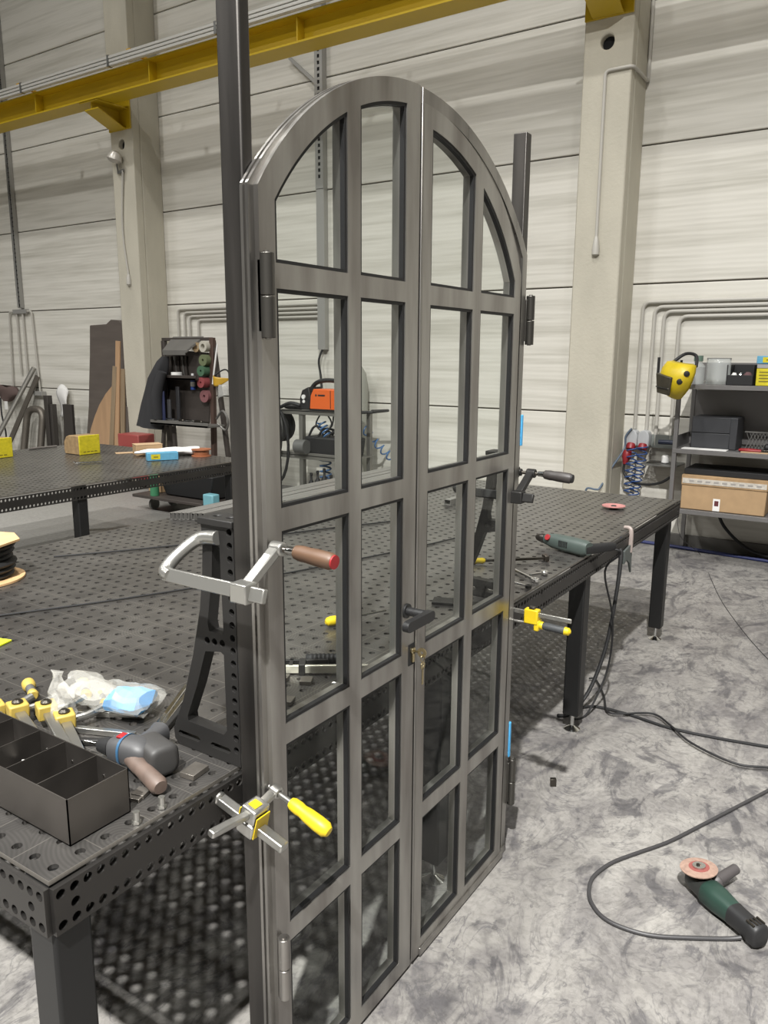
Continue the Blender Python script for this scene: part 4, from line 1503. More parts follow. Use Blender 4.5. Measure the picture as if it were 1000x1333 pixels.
lean('toothed_rack', M_dull, 'narrow toothed rack leaning beside the black sheet', 'rack', b, None)
M_wood2 = mat('pale_timber', (168, 136, 104), .7, var=.1, vs=(14, 14, 2))
M_wood3 = mat('grey_timber', (136, 118, 94), .75, var=.15, vs=(18, 18, 2))
b = B()
rd = [(gy(px, py, 6.56).x, max(.02, gy(px, py, 6.56).z)) for px, py in ((110, 640), (147, 640), (151, 540), (153, 497), (146, 503), (138, 513), (130, 527), (124, 542), (119, 558), (116, 575))]
b.prism(rd, 'y', 6.55, 6.58)
lean('plywood_panel', M_wood2, 'pale plywood panel with a rounded edge in front of the dark board', 'panel', b, None, bevel=.002)
for k, (x0, x1, z1, ma) in enumerate(((-8.50, -8.34, 1.45, M_wood3), (-8.40, -8.27, 1.76, M_wood2), (-8.29, -8.235, 1.42, M_wood3), (-8.215, -8.225, .95, M_slab))):
    lean('timber_plank', ma, ('first narrow timber plank leaning right of the rounded plywood panel', 'tallest pale plank leaning between the dark board and the column', 'third grey plank leaning against the left column', 'short dark offcut at the foot of the left column')[k], 'plank',
         B().bar((x0, 6.40 + .02 * k, .02), (x1, 6.46 + .012 * k, z1), .08, .02, (0, 1, 0)), 'planks leaning by the left column', bevel=.002)

# ------------------------------------------------------------------ tool trolley with grinding discs
M_rack = mat('rack_dark_steel', (74, 68, 64), .55, .4, var=.12, vs=(6, 6, 6))
M_rackl = mat('rack_grey_steel', (120, 118, 114), .45, .5, var=.08, vs=(6, 6, 6))
TYY = 6.12
t = thing('tool_trolley', 'dark A-frame tool trolley with a back board hung with grinding discs', 'trolley', (-6.8, TYY, 0))
b = B()
b.prism([(-7.06, .82), (-6.36, .86), (-6.30, 1.62), (-7.03, 1.66)], 'y', TYY - .01, TYY + .01)
b.build('back_board', M_rack, t, bevel=.003)
b = B()
b.bar((-6.32, TYY, .06), (-6.27, TYY, 1.78), .05, .05, (0, 1, 0))
b.build('upright_post', mat('rust_brown_steel', (84, 66, 58), .6, .3), t, bevel=.004)
B().bar((-6.28, TYY + .02, 1.75), (-6.05, TYY + .02, .06), .045, .045, (0, 1, 0)).build('raking_leg', M_rack, t, bevel=.004)
B().bar((-7.00, TYY, .06), (-7.03, TYY, 1.75), .05, .05, (0, 1, 0)).build('upright_post', M_rack, t, bevel=.004)
B().bar((-7.05, TYY, 1.765), (-6.27, TYY, 1.765), .035, .035).build('top_rail', M_rack, t, bevel=.003)
b = B()
b.hexa([(-6.88, TYY - .16, 1.62), (-6.50, TYY - .16, 1.62), (-6.42, TYY + .02, 1.77), (-6.90, TYY + .02, 1.77)], [(-6.88, TYY - .16, 1.645), (-6.50, TYY - .16, 1.645), (-6.42, TYY + .02, 1.795), (-6.90, TYY + .02, 1.795)])
b.build('sheet_hood', M_rackl, t)
B().box(-6.87, -6.52, TYY - .163, TYY - .155, 1.595, 1.625).build('hood_lip', M_rackl, t)
for k, (x0, x1, z, d) in enumerate(((-7.01, -6.38, 1.33, .16), (-7.02, -6.12, .84, .26))):
    B().box(x0, x1, TYY - d, TYY - .012, z, z + .022).box(x0, x1, TYY - d, TYY - d + .012, z, z + .05).build('tray_shelf', M_rackl if k else M_rack, t, bevel=.002)
b = B()
b.box(-7.15, -6.15, TYY - .25, TYY + .15, .10, .14)
b.build('base_plate', M_rack, t, bevel=.003)
for x in (-7.08, -6.22):
    for y in (TYY - .2, TYY + .1):
        B().cyl((x - .015, y, .05), (x + .015, y, .05), .05, n=16).box(x - .02, x + .02, y - .012, y + .012, .06, .11).build('castor', M_rubber, t)
for x0, x1 in ((-6.95, -7.02), (-6.80, -6.72)):
    B().bar((x0, TYY - .12, .82), (x1, TYY - .16, .14), .035, .035, (0, 1, 0)).build('tray_leg', M_rack, t)
# hooks and small tools on the board
for k in range(5):
    x = -6.90 + k * .06
    single(B().bar((x, TYY - .02, 1.56 - .01 * (k % 2)), (x + .02, TYY - .022, 1.34 + .02 * (k % 3)), .012, .012).box(x - .012, x + .016, TYY - .035, TYY - .012, 1.54, 1.58),
           'hanging_tool', M_rackl if k % 2 else M_thread, nth[k] + ' thin tool from the left hanging under the trolley hood', 'tool', 'tools hanging under the trolley hood')


def roll(px, py, r, col, label, w=.06, bore=.25, n_='grinding_disc'):
    c = gy(px, py, TYY - .09)
    b = B()
    b.ring((c.x, TYY - .012 - w, c.z), (0, 1, 0), r * bore, r, w, 22)
    o = b.build(n_, mat('disc_' + n_ + str(col), col, .75))
    return tag(o, label, 'disc', 'discs hung on the trolley board')


roll(252, 452, .052, (150, 128, 96), 'small tan ring hanging at the top of the trolley board', .05, .55)
roll(263, 451, .058, (176, 172, 160), 'pale ring hanging in the top right corner of the trolley board', .07, .5)
roll(264, 469, .060, (96, 104, 74), 'olive disc roll under the pale ring on the trolley board', .08)
roll(263, 483, .055, (64, 96, 72), 'green disc roll in the middle of the disc column', .10)
roll(263, 498, .055, (134, 62, 64), 'red centred disc roll below the green one', .10)
roll(264, 516, .066, (120, 78, 80), 'large dull red disc roll at the bottom of the disc column', .06)
c = gy(252, 497, TYY - .03)
t2 = thing('spray_can', 'blue white spray can fixed to the trolley board', 'can', (c.x, TYY - .035, c.z - .08))
B().cyl((c.x, TYY - .04, c.z - .085), (c.x, TYY - .04, c.z + .065), .027, n=16).build('can_body', mat('can_blue', (46, 70, 140), .4), t2)
B().cyl((c.x, TYY - .04, c.z - .05), (c.x, TYY - .04, c.z + .0), .0275, n=16).build('can_label', M_white, t2)
B().cyl((c.x, TYY - .04, c.z + .065), (c.x, TYY - .04, c.z + .09), .015, n=12).build('cap', M_white, t2)
c = gy(230, 486, TYY - .1)
single(B().cyl((c.x, TYY - .1, 1.353), (c.x, TYY - .1, 1.41), .06, n=20), 'tin_can', M_white, 'short white tin on the upper tray of the trolley', 'tin')
for k, (px, py, w, h, col) in enumerate(((221, 512, .06, .12, (52, 58, 90)), (227, 517, .05, .14, (60, 60, 62)), (215, 522, .05, .10, (44, 44, 46)), (233, 508, .05, .14, (40, 40, 42)))):
    c = gy(px, py, TYY - .08)
    z0 = .863
    single(B().box(c.x - w / 2, c.x + w / 2, TYY - .2 + .03 * k, TYY - .2 + .03 * k + .024, z0, z0 + .2 + .05 * (k % 2) + .14 * (k % 3 == 0)), 'tool_holder', mat('holder%d' % k, col, .6),
           ('blue', 'grey', 'black', 'tall black')[k] + ' tool holder at the left end of the lower trolley tray', 'holder', 'holders on the lower trolley tray', bevel=.006)
for k, (x, a_) in enumerate(((-6.86, .1), (-6.70, -.25), (-6.55, .3), (-6.42, .0))):
    single(B(frame((x + .12, TYY - .17, .877), (1, a_, .05 * (k == 1)))).lathe([(.014, -.11), (.022, -.09), (.022, 0), (.012, .01), (.010, .11)], (0, 0, .012), (1, 0, 0), 10),
           'hand_tool', M_thread if k % 2 else M_chrome, nth[k] + ' hand tool from the left on the lower trolley tray', 'tool', 'hand tools on the lower trolley tray')
# jacket
t2 = thing('work_jacket', 'black work jacket hanging at the left end of the tool trolley', 'jacket', gy(210, 470, 6.0))
b = B()
secs = [(464, 215, 219), (470, 209, 220), (480, 204, 219), (492, 199, 217), (508, 195, 215), (525, 190, 215), (540, 186, 216), (553, 183, 214)]
vs, fs = [], []
n = 20
for i, (py, l, r_) in enumerate(secs):
    a_, c = gy(l, py, 6.0), gy(r_, py + (6 if i == 7 else 0), 6.0)
    m_ = (a_ + c) / 2
    hw = (c - a_).length / 2
    for k in range(n):
        th = 2 * math.pi * k / n
        fold = 1 + .10 * math.sin(5 * th + i * .4) * min(1, i / 3)
        vs.append((m_.x + hw * math.cos(th) * fold, 5.98 + (.05 + .05 * min(1, i / 3)) * math.sin(th) * fold, m_.z + (c.z - a_.z) / 2 * math.cos(th)))
for i in range(len(secs) - 1):
    for k in range(n):
        fs.append((i * n + k, i * n + (k + 1) % n, (i + 1) * n + (k + 1) % n, (i + 1) * n + k))
fs += [tuple(range(n)), tuple(reversed([7 * n + k for k in range(n)]))]
b.add(vs, fs)
b.build('jacket_body', mat('jacket_black', (44, 44, 46), .85, var=.15, vs=(9, 9, 3)), t2, ang=60)
a_, c = gy(211, 484, 5.90), gy(206, 545, 5.90)
B().tube([a_, (a_ + c) / 2 + V((-.03, -.02, 0)), c], [.05, .06, .055], 12, 4).build('sleeve', mat('jacket_black', (44, 44, 46)), t2, ang=60)
# yellow face shield
c = gy(288, 494, 6.02)
t2 = thing('face_shield', 'face shield with yellow crown hanging on the raking trolley leg', 'face shield', c)
b = B(Matrix.Translation(c))
b.grid(lambda u, v: V((-.10 + .22 * u, -.10 * math.sin(math.pi * u), .045 - .10 * v * math.sin(math.pi * (u * .9 + .05)) - .03 * u)), 12, 5)
b.build('yellow_crown', mat('shield_yellow', (180, 142, 40), .45), t2, solid=.006, label='yellow crown piece')
B(Matrix.Translation(c)).tube([(-.10, .0, .04), (-.02, .06, .10), (.06, .05, .08), (.12, .0, .01)], .008, 8, 4).build('headband', M_rubber, t2)
b = B(Matrix.Translation(c))
b.grid(lambda u, v: V((-.02 + .15 * u, -.09 * math.sin(math.pi * (u * .8 + .1)), -.05 - .16 * v * (1 - .35 * u))), 8, 5)
b.build('clear_visor', mat('clear_film', (205, 205, 200), .2, alpha=.35), t2, solid=.002)
conduit([gy(282, 545, 6.05), gy(290, 535, 6.02), gy(297, 548, 6.02), gy(294, 560, 6.04), gy(284, 552, 6.05)], .012, 'grey coil of cable hooked on the raking trolley leg', 'cable', 'cable', M_rackl, sub=5)
conduit(bend([gy(283, 448, 6.05), gy(279, 480, 6.04), gy(277, 500, 6.05)], .1), .009, 'pale cord hanging down the right trolley post', 'cord', 'cord', M_white)

# ------------------------------------------------------------------ floor clutter beyond the second table
M_redp = mat('cart_red', (130, 44, 44), .5)
t = thing('flat_cart', 'low red flat cart on the floor beyond the second table', 'cart', (-7.85, 6.3, 0))
B().box(-7.98, -7.32, 6.12, 6.44, .13, .17).build('deck', M_redp, t, bevel=.006)
B().box(-7.39, -7.32, 6.12, 6.44, .17, .40).build('end_board', M_redp, t, bevel=.006)
for x in (-7.90, -7.40):
    for y in (6.18, 6.40):
        B().cyl((x, y - .015, .05), (x, y + .015, .05), .05, n=16).box(x - .015, x + .015, y - .02, y + .02, .06, .13).build('castor', M_galv, t)
t = thing('tool_case', 'red tool case standing on the low red cart by the left column', 'case', (-7.85, 6.28, .171))
B().box(-7.98, -7.60, 6.15, 6.40, .171, .655).build('case_body', mat('case_red', (150, 70, 66), .45), t, bevel=.012)
B().tube(bend([(-7.88, 6.148, .5), (-7.88, 6.12, .5), (-7.70, 6.12, .5), (-7.70, 6.148, .5)], .02), .009, 8).build('case_handle', M_rubber, t)
t = thing('parts_tub', 'black plastic tub on castors full of scrap beside the trolley', 'tub', (-6.05, 5.55, 0))
b = B()
b.hexa([(-6.26, 5.38, .19), (-5.62, 5.38, .19), (-5.62, 5.72, .19), (-6.26, 5.72, .19)], [(-6.34, 5.34, .43), (-5.54, 5.34, .43), (-5.54, 5.76, .43), (-6.34, 5.76, .43)])
b.build('tub_body', M_rubber, t, bevel=.01)
B().box(-6.62, -5.60, 5.24, 5.74, .15, .18).build('dolly_board', M_rack, t, bevel=.004)
for x in (-6.50, -5.70):
    for y in (5.42, 5.68):
        B().cyl((x - .015, y, .06), (x + .015, y, .06), .06, n=16).box(x - .02, x + .02, y - .015, y + .015, .06, .15).build('castor', M_galv, t)
single(B().tube([(-6.22, 5.48, .45), (-6.02, 5.46, .46), (-5.88, 5.52, .55), (-5.70, 5.48, .52)], [.012, .02, .02, .01], 8, 4), 'scrap_tube', M_bright, 'bent bright scrap tube sticking out of the black tub', 'tube')
single(B().ball((-5.94, 5.55, .44), .30, .13, .06, 12), 'scrap_heap', M_rubber, 'heap of dark scrap in the black tub', 'scrap')
single(B().box(-6.60, -6.40, 5.44, 5.62, .182, .42), 'cardboard_box', M_card, 'plain cardboard box standing left of the black tub', 'box', bevel=.004)
tag(B().cyl((-6.34, 5.30, .182), (-6.34, 5.30, .40), .045, n=16).build('green_bottle', mat('bottle_green', (60, 118, 84), .4)), 'green bottle standing in front of the cardboard box', 'bottle')
for k, (x, y) in enumerate(((-5.50, 5.275), (-5.28, 5.40))):
    t = thing('spray_canister', ('turquoise canister on the floor left of the far leg of the second table', 'turquoise canister on the floor half hidden by the tall post')[k], 'canister', (x, y, .001), 'turquoise canisters')
    B().box(x - .07, x + .07, y - .05, y + .05, .001, .15).build('canister_body', mat('canister_teal', (30, 110, 128), .4), t, bevel=.008)
    B().box(x - .068, x + .068, y - .048, y + .048, .151, .285).build('canister_top', mat('canister_pale', (110, 160, 170), .4), t, bevel=.012)
# ------------------------------------------------------------------ welding cart seen through the left leaf
M_cartst = mat('cart_grey_steel', (128, 126, 120), .45, .6)
M_orange = mat('welder_orange', (214, 98, 40), .4)
M_hose = mat('grey_hose', (92, 92, 90), .5)
CY = 6.15
t = thing('welding_cart', 'grey steel two shelf cart carrying the orange welding machine', 'cart', (-4.75, CY, 0))
for x in (-5.33, -5.08, -4.47):
    for y in ((CY,) if x == -5.08 else (CY + .32,) if x == -5.33 else (CY, CY + .32)):
        B().box(x - .022, x + .022, y - .022, y + .022, .1, 1.045).build('cart_post', M_cartst, t, bevel=.003)
for z in (1.045, .60, .14):
    B().box(-5.40, -4.43, CY - .03, CY + .36, z, z + .012).box(-5.40, -4.43, CY - .03, CY - .018, z - .03, z + .035 if z < 1 else z + .012).build('cart_shelf', M_cartst, t, bevel=.002)
B().bar((-4.43, CY, .72), (-4.20, CY, .12), .04, .04, (0, 1, 0)).build('raking_strut', M_cartst, t, bevel=.003)
B().tube(bend([(-4.43, CY, 1.06), (-4.22, CY, 1.075), (-4.22, CY + .3, 1.075), (-4.43, CY + .3, 1.06)], .04), .014, 8).build('push_handle', M_rubber, t)
for x in (-5.30, -4.50):
    for y in (CY, CY + .3):
        B().cyl((x - .018, y, .055), (x + .018, y, .055), .055, n=16).box(x - .022, x + .022, y - .015, y + .015, .06, .14).build('castor', M_rubber, t)
# welder
t = thing('welding_machine', 'orange and black portable welding machine on top of the grey cart', 'welder', (-4.83, CY + .1, 1.058))
zb_ = 1.058
b = B()
b.prism([(-4.97, zb_ + .02), (-4.56, zb_ + .02), (-4.56, zb_ + .10), (-4.60, zb_ + .19), (-4.66, zb_ + .215), (-4.92, zb_ + .215), (-4.96, zb_ + .14)], 'y', CY - .01, CY + .2)
b.build('orange_cover', M_orange, t, bevel=.008, label='orange side cover')
b = B()
b.prism([(-5.09, zb_ + .01), (-4.97, zb_ + .01), (-4.95, zb_ + .14), (-4.98, zb_ + .235), (-5.06, zb_ + .20), (-5.09, zb_ + .12)], 'y', CY - .015, CY + .205)
b.box(-4.97, -4.56, CY - .005, CY + .195, zb_ + .001, zb_ + .02)
fp = b.build('front_panel', M_rubber, t, bevel=.008)
B().tube([(-5.03, CY + .09, zb_ + .20), (-4.95, CY + .09, zb_ + .275), (-4.80, CY + .09, zb_ + .30), (-4.65, CY + .09, zb_ + .275), (-4.57, CY + .09, zb_ + .17)], .022, 10, 5).build('carry_handle', M_rubber, t)
B().box(-4.71, -4.703, CY - .0125, CY - .0095, zb_ + .03, zb_ + .205).build('cover_seam', M_rubber, t)
B().ball((-4.885, CY - .011, zb_ + .155), .012, .003, .012, 10).box(-4.86, -4.775, CY - .0125, CY - .0095, zb_ + .147, zb_ + .163).build('maker_mark', M_rubber, t)
B().cyl((-5.035, CY - .028, zb_ + .135), (-5.035, CY - .014, zb_ + .135), .022, n=14).cyl((-5.035, CY - .022, zb_ + .09), (-5.035, CY - .014, zb_ + .09), .016, n=14).build('control_knob', M_white, fp)
B().tube([(-5.08, CY - .02, zb_ + .05), (-5.18, CY - .05, zb_ + .07), (-5.30, CY - .05, zb_ + .03), (-5.42, CY - .06, zb_ - .03), (-5.46, CY - .07, .8)], .018, 8, 5).build('torch_cable', M_rubber, t)
single(B().lathe([(.012, 0), (.022, .05), (.022, .2), (.012, .26)], (-5.30, CY - .0, zb_ + .024), (1, .1, 0), 10), 'welding_torch', M_rubber, 'black welding torch handle lying on the cart in front of the machine', 'torch')
# hose coil on its left side
t = thing('hose_coil', 'big loose coil of grey hoses hanging at the left end of the cart', 'hose', (-5.45, CY - .1, .85))
for k, (r, rz, dz) in enumerate(((.17, .30, 0), (.155, .27, .01), (.14, .31, -.03), (.125, .24, .03), (.18, .40, -.13))):
    B().tube([(-5.45 + .012 * k + r * math.cos(2 * math.pi * q / 20), CY - .12 + .018 * k, .82 + dz + rz * math.sin(2 * math.pi * q / 20)) for q in range(20)], .015, 8, closed=True).build('hose_loop', M_hose if k % 2 else M_rubber, t)
t = thing('cable_drum', 'black cable drum behind the coil of grey hoses', 'drum', (-5.45, CY + .1, .85))
B().lathe([(.17, 0), (.17, .02), (.09, .021), (.09, .1), (.17, .101), (.17, .12)], (-5.45, CY + .02, .88), (0, 1, 0), 24).build('drum_body', M_rubber, t)
# middle shelf
t = thing('tool_bag', 'black open tool bag stuffed with cables on the middle cart shelf', 'bag', (-4.9, CY + .1, .613))
B().hexa([(-5.03, CY, .613), (-4.48, CY, .613), (-4.48, CY + .24, .613), (-5.03, CY + .24, .613)], [(-5.05, CY - .01, .80), (-4.46, CY - .01, .80), (-4.46, CY + .25, .80), (-5.05, CY + .25, .80)]).build('bag_body', M_rubber, t, bevel=.02)
for k in range(4):
    B().tube([(-5.02 + .12 * k, CY + .04, .80), (-4.95 + .12 * k, CY + .05, .90 - .02 * k), (-4.86 + .12 * k, CY + .12, .86), (-4.80 + .1 * k, CY + .16, .81)], .012, 8, 4).build('stuffed_cable', M_rubber, t)
single(B().cyl((-5.10, CY - .06, .70), (-4.97, CY - .06, .70), .07, n=18), 'wire_roll', M_hose, 'grey roll lying at the left end of the middle cart shelf', 'roll')
for k, pts in enumerate((((-4.86, 1.04), (-4.92, .93), (-4.82, .86), (-4.72, .93), (-4.70, 1.04)), ((-4.80, 1.04), (-4.74, .95), (-4.80, .86), (-4.88, .80)), ((-4.70, 1.04), (-4.66, .92), (-4.75, .86), (-4.62, .84)))):
    conduit([(x, CY + .03 + .02 * k, z - .01) for x, z in pts], .008, nth[k] + ' thin cable looping down under the top cart shelf', 'cable', 'cable', M_rubber, 'cables under the cart top', sub=5)


def helix(p0, p1, r, turns, sag=0.0, n=16):
    p0, p1 = V(p0), V(p1)
    d = (p1 - p0)
    a = d.orthogonal().normalized() if abs(d.normalized().z) < .9 else V((1, 0, 0))
    b = d.normalized().cross(a).normalized()
    a = b.cross(d.normalized())
    return [p0 + d * (k / (turns * n)) + V((0, 0, -sag * math.sin(math.pi * k / (turns * n)))) + (a * math.cos(2 * math.pi * k / n) + b * math.sin(2 * math.pi * k / n)) * r for k in range(turns * n + 1)]


M_bluehose = mat('blue_hose', (66, 104, 150), .4)
tag(B().tube(helix((-4.86, CY + .1, .58), (-4.86, CY + .1, .18), .055, 7), .009, 6).build('spiral_hose', M_bluehose), 'blue spiral air hose hanging under the middle cart shelf', 'hose')
tag(B().tube(helix((-4.88, CY + .06, .95), (-4.80, CY + .06, .81), .04, 4), .009, 6).build('spiral_hose', M_bluehose), 'small blue spiral hose bundle above the black tool bag', 'hose')
tag(B().tube(helix((-4.56, 6.5, .88), (-4.14, 6.5, .55), .038, 6, .02), .008, 6).build('spiral_hose', M_bluehose), 'blue spiral air hose stretched to the right of the welding cart', 'hose')
for k in range(7):
    x = -5.00 + k * .085
    z = .16 + .01 * (k % 2)
    t = thing('pump_bottle', nth[k] + ' dark bottle from the left on the lowest cart shelf' if k < 6 else 'rightmost dark bottle on the lowest cart shelf', 'bottle', (x, CY + .04, .153), 'dark bottles on the lowest cart shelf')
    B().lathe([(.03, 0), (.032, .01), (.032, .16 + .03 * (k % 3)), (.012, .20 + .03 * (k % 3)), (.012, .24 + .03 * (k % 3)), (.016, .245 + .03 * (k % 3)), (.016, .27 + .03 * (k % 3))], (x, CY + .04, .153), (0, 0, 1), 14).build('bottle_body', M_rubber, t)
# gas cylinder behind the glazing bar
t = thing('gas_cylinder', 'tall grey gas cylinder standing behind the glazing bar beside the cart', 'gas cylinder', (-4.80, CY + .56, 0))
B().lathe([(.115, 0), (.12, .02), (.12, 1.30), (.10, 1.42), (.05, 1.50), (.035, 1.52)], (-4.80, CY + .56, .001), (0, 0, 1), 26).build('cylinder_body', mat('cylinder_grey', (150, 150, 142), .4), t)
B().cyl((-4.80, CY + .56, 1.521), (-4.80, CY + .56, 1.60), .03, n=14).build('valve', M_brass, t)
# conduits above the trolley, slotted strut and its brace
t = thing('cable_strut', 'galvanised slotted strut on the wall rising behind the arch of the door', 'strut', (-5.35, 6.86, 1.6))
B().box(-5.40, -5.30, 6.83, 6.895, 1.66, 6.2).build('strut_channel', M_wallstrip, t)
b = B()
b.prism([(-5.40, 3.3), (-5.30, 3.3), (-5.30, 5.6), (-5.40, 5.6)], 'y', 6.822, 6.828, [[(-5.365, 3.4 + k * .06), (-5.335, 3.4 + k * .06), (-5.335, 3.435 + k * .06), (-5.365, 3.435 + k * .06)] for k in range(35)])
b.build('slotted_cover', M_wallstrip, t)
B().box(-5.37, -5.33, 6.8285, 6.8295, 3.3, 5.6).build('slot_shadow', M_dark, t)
B().bar((-5.41, 6.86, 4.33), (-5.75, 6.86, 4.62), .03, .03, (0, 1, 0)).build('diagonal_brace', M_wallstrip, t)
B().tube([(-5.33, 6.85, 1.70), (-5.38, 6.82, 1.55), (-5.36, 6.82, 1.40), (-5.33, 6.80, 1.25)], .012, 8, 4).build('cable_tail', M_rubber, t)
for k, (x, z) in enumerate(((-7.62, 2.145), (-7.51, 2.10), (-7.42, 2.055), (-7.27, 2.01))):
    conduit(bend([(x, 6.875, .9), (x, 6.875, z), (-5.42 + .0 * k, 6.875, z)], .06), .015, ('leftmost', 'second', 'third', 'innermost')[k] + ' of the four bent wall conduits behind the tool trolley', 'conduit', group='bent conduits behind the trolley')
# ------------------------------------------------------------------ conduits and sockets on the right wall
for k, (x, z, zb2) in enumerate(((-1.952, 2.052, .99), (-1.852, 2.01, .97), (-1.772, 1.972, .86), (-1.648, 1.93, .92))):
    conduit(bend([(x, 6.875, zb2), (x, 6.875, z), (3.0, 6.875, z)], .07), .016, ('outermost', 'second', 'third', 'innermost')[k] + ' of the four bent wall conduits above the red sockets', 'conduit', group='bent conduits on the right wall', n=10)
M_sock = mat('socket_grey', (176, 178, 180), .4)
M_cee = mat('socket_red', (136, 36, 42), .4)
for k, x in enumerate((-1.952, -1.852)):
    t = thing('power_socket', ('left grey and red power socket with a red plug on the right wall', 'right grey and red power socket next to the plugged one')[k], 'socket', (x, 6.84, .93), 'red power sockets on the right wall')
    b = B()
    b.prism([(x - .048, .85), (x + .048, .85), (x + .048, .94), (x + .034, .975), (x, .99), (x - .034, .975), (x - .048, .94)], 'y', 6.79, 6.895)
    b.build('socket_housing', M_sock, t, bevel=.008)
    B().lathe([(.036, 0), (.040, .02), (.036, .05)], (x, 6.80, .865), (0, -.55, -1), 18).build('socket_flap', M_cee, t, label='red socket mouth')
t = thing('power_plug', 'red power plug pushed into the left wall socket', 'plug', (-1.965, 6.74, .78))
B().lathe([(.034, 0), (.038, .02), (.038, .06), (.026, .09), (.016, .12)], (-1.965, 6.755, .81), (-.1, -.25, -1), 18).build('plug_body', M_cee, t)
B().tube([(-1.98, 6.73, .70), (-1.975, 6.72, .62), (-1.90, 6.70, .56), (-1.78, 6.66, .545), (-1.64, 6.6, .58), (-1.55, 6.55, .64)], .011, 8, 6).build('plug_cable', M_rubber, t)
conduit([(-1.95, 6.78, 1.0), (-1.995, 6.77, .93), (-2.0, 6.76, .82), (-2.06, 6.62, .66), (-2.09, 6.46, .52), (-2.12, 6.44, .50), (-2.20, 6.44, .50), (-2.21, 6.44, .40)], .009, 'blue grey cable running from the left socket round the column foot', 'cable', 'cable', mat('cable_blue_grey', (86, 100, 116), .5), sub=6)
tag(B().tube(helix((-1.925, 6.74, .84), (-1.925, 6.72, .38), .042, 8), .006, 6).build('spiral_hose', mat('deep_blue_hose', (50, 78, 130), .4)), 'left blue spiral air hose hanging under the red sockets', 'hose', 'spiral hoses under the red sockets')
tag(B().tube(helix((-1.835, 6.74, .86), (-1.880, 6.70, .40), .042, 8), .006, 6).build('spiral_hose', mat('deep_blue_hose', (50, 78, 130), .4)), 'right blue spiral air hose hanging under the red sockets', 'hose', 'spiral hoses under the red sockets')
t = thing('wall_console', 'small metal wall shelf between the sockets and the shelving', 'shelf', (-1.68, 6.75, .72))
B().box(-1.80, -1.52, 6.62, 6.895, .715, .727).build('console_plate', M_galv, t)
B().box(-1.80, -1.52, 6.86, 6.895, .84, .95).build('back_strip', mat('pegboard_grey', (120, 124, 120), .6), t)
single(B().lathe([(.02, 0), (.03, .01), (.03, .06), (.02, .07)], (-1.64, 6.72, .728), (0, 0, 1), 14), 'white_roll', M_white, 'small white roll on the metal wall shelf', 'roll')
single(B().lathe([(.018, 0), (.02, .02), (.02, .12)], (-1.72, 6.78, .90), (1, 0, 0), 12), 'torch_lamp', mat('navy_plastic', (44, 52, 74), .4), 'dark blue torch held at the strip above the metal wall shelf', 'torch')
single(B().bar((-1.78, 6.70, .732), (-1.66, 6.66, .745), .02, .008), 'small_tool', M_thread, 'small dark tool lying on the metal wall shelf', 'tool')
# ------------------------------------------------------------------ shelving
M_shelf = mat('shelf_grey', (128, 126, 125), .4, .5, var=.05, vs=(4, 4, 4))
SX, SY0, SY1 = -1.475, 6.30, 6.84
t = thing('shelf_unit', 'grey steel shelving unit by the wall at the right picture edge', 'shelf', (-.6, 6.57, 0))
for x in (SX, .45):
    for y, h in ((SY0 + .015, 1.52), (SY1 - .015, 1.52)):
        B().box(x - .016, x + .016, y - .016, y + .016, 0, h).build('shelf_post', M_shelf, t, bevel=.002)
for z in (.41, .880, 1.372):
    B().box(SX - .014, .47, SY0, SY1, z + .012, z + .026).box(SX - .014, .47, SY0 - .004, SY0 + .0, z - .008, z + .027).build('shelf_board', M_shelf, t, bevel=.002)
B().box(SX + .02, .43, SY1 - .034, SY1 - .03, .92, 1.34).box(SX + .02, .43, SY1 - .034, SY1 - .03, 1.42, 1.56).build('back_panel', M_shelf, t)
B().box(SX - .012, SX - .006, SY0 + .03, SY1 - .03, .907, 1.0).build('side_lip', M_shelf, t)
b = B()
b.tube(bend([(SX + .0, SY0 - .006, 1.47), (SX - .16, SY0 - .02, 1.47), (SX - .16, SY0 - .02, 1.60)], .01), .011, 6)
b.build('coat_hook', M_rubber, t)
B().tube(bend([(SX + .01, SY0 - .006, 1.50), (SX + .01, SY0 - .03, 1.50), (SX + .01, SY0 - .03, 1.58)], .01), .010, 6).build('coat_hook', M_rubber, t)
# welding mask
M_mask = mat('mask_yellow', (196, 172, 28), .4, var=.1, vs=(12, 12, 12))
c = gy(884, 492, 6.12)
t = thing('welding_mask', 'yellow welding mask hanging at the front post of the shelving', 'welding mask', c)
F = Matrix.Translation(c) @ Matrix.Rotation(R(-28), 4, 'Z') @ Matrix.Rotation(R(8), 4, 'Y')
rows = [(.115, .085, .05, .02), (.105, .118, .09, .02), (.06, .130, .115, .01), (.0, .128, .125, 0), (-.05, .115, .12, 0), (-.10, .085, .10, .0), (-.14, .050, .06, .01), (-.155, .02, .03, .02)]
vs, fs = [], []
n = 24
for z, hw, hd, oy in rows:
    for k in range(n):
        a = math.pi * (1.0 + k / (n - 1))
        ca, sa = math.cos(a), math.sin(a)
        vs.append(F @ V((hw * math.copysign(abs(ca) ** .8, ca), oy - hd * abs(sa) ** .75, z)))
for i in range(len(rows) - 1):
    for k in range(n - 1):
        fs.append((i * n + k, i * n + k + 1, (i + 1) * n + k + 1, (i + 1) * n + k))
b = B()
b.add(vs, fs)
b.build('mask_shell', M_mask, t, ang=50, solid=.006, recalc=False)
b = B(F)
b.hexa([(-.085, -.085, -.125), (.045, -.110, -.125), (.055, -.125, .015), (-.105, -.105, .025)], [(-.080, -.118, -.12), (.040, -.132, -.12), (.052, -.150, .01), (-.100, -.138, .02)])
b.build('dark_visor', mat('visor_dark', (62, 58, 48), .35, var=.2, vs=(20, 20, 20)), t, bevel=.006, label='dark grimy visor')
B(F).bar((-.086, -.128, -.075), (.043, -.142, -.07), .006, .008).build('visor_wire', M_chrome, t)
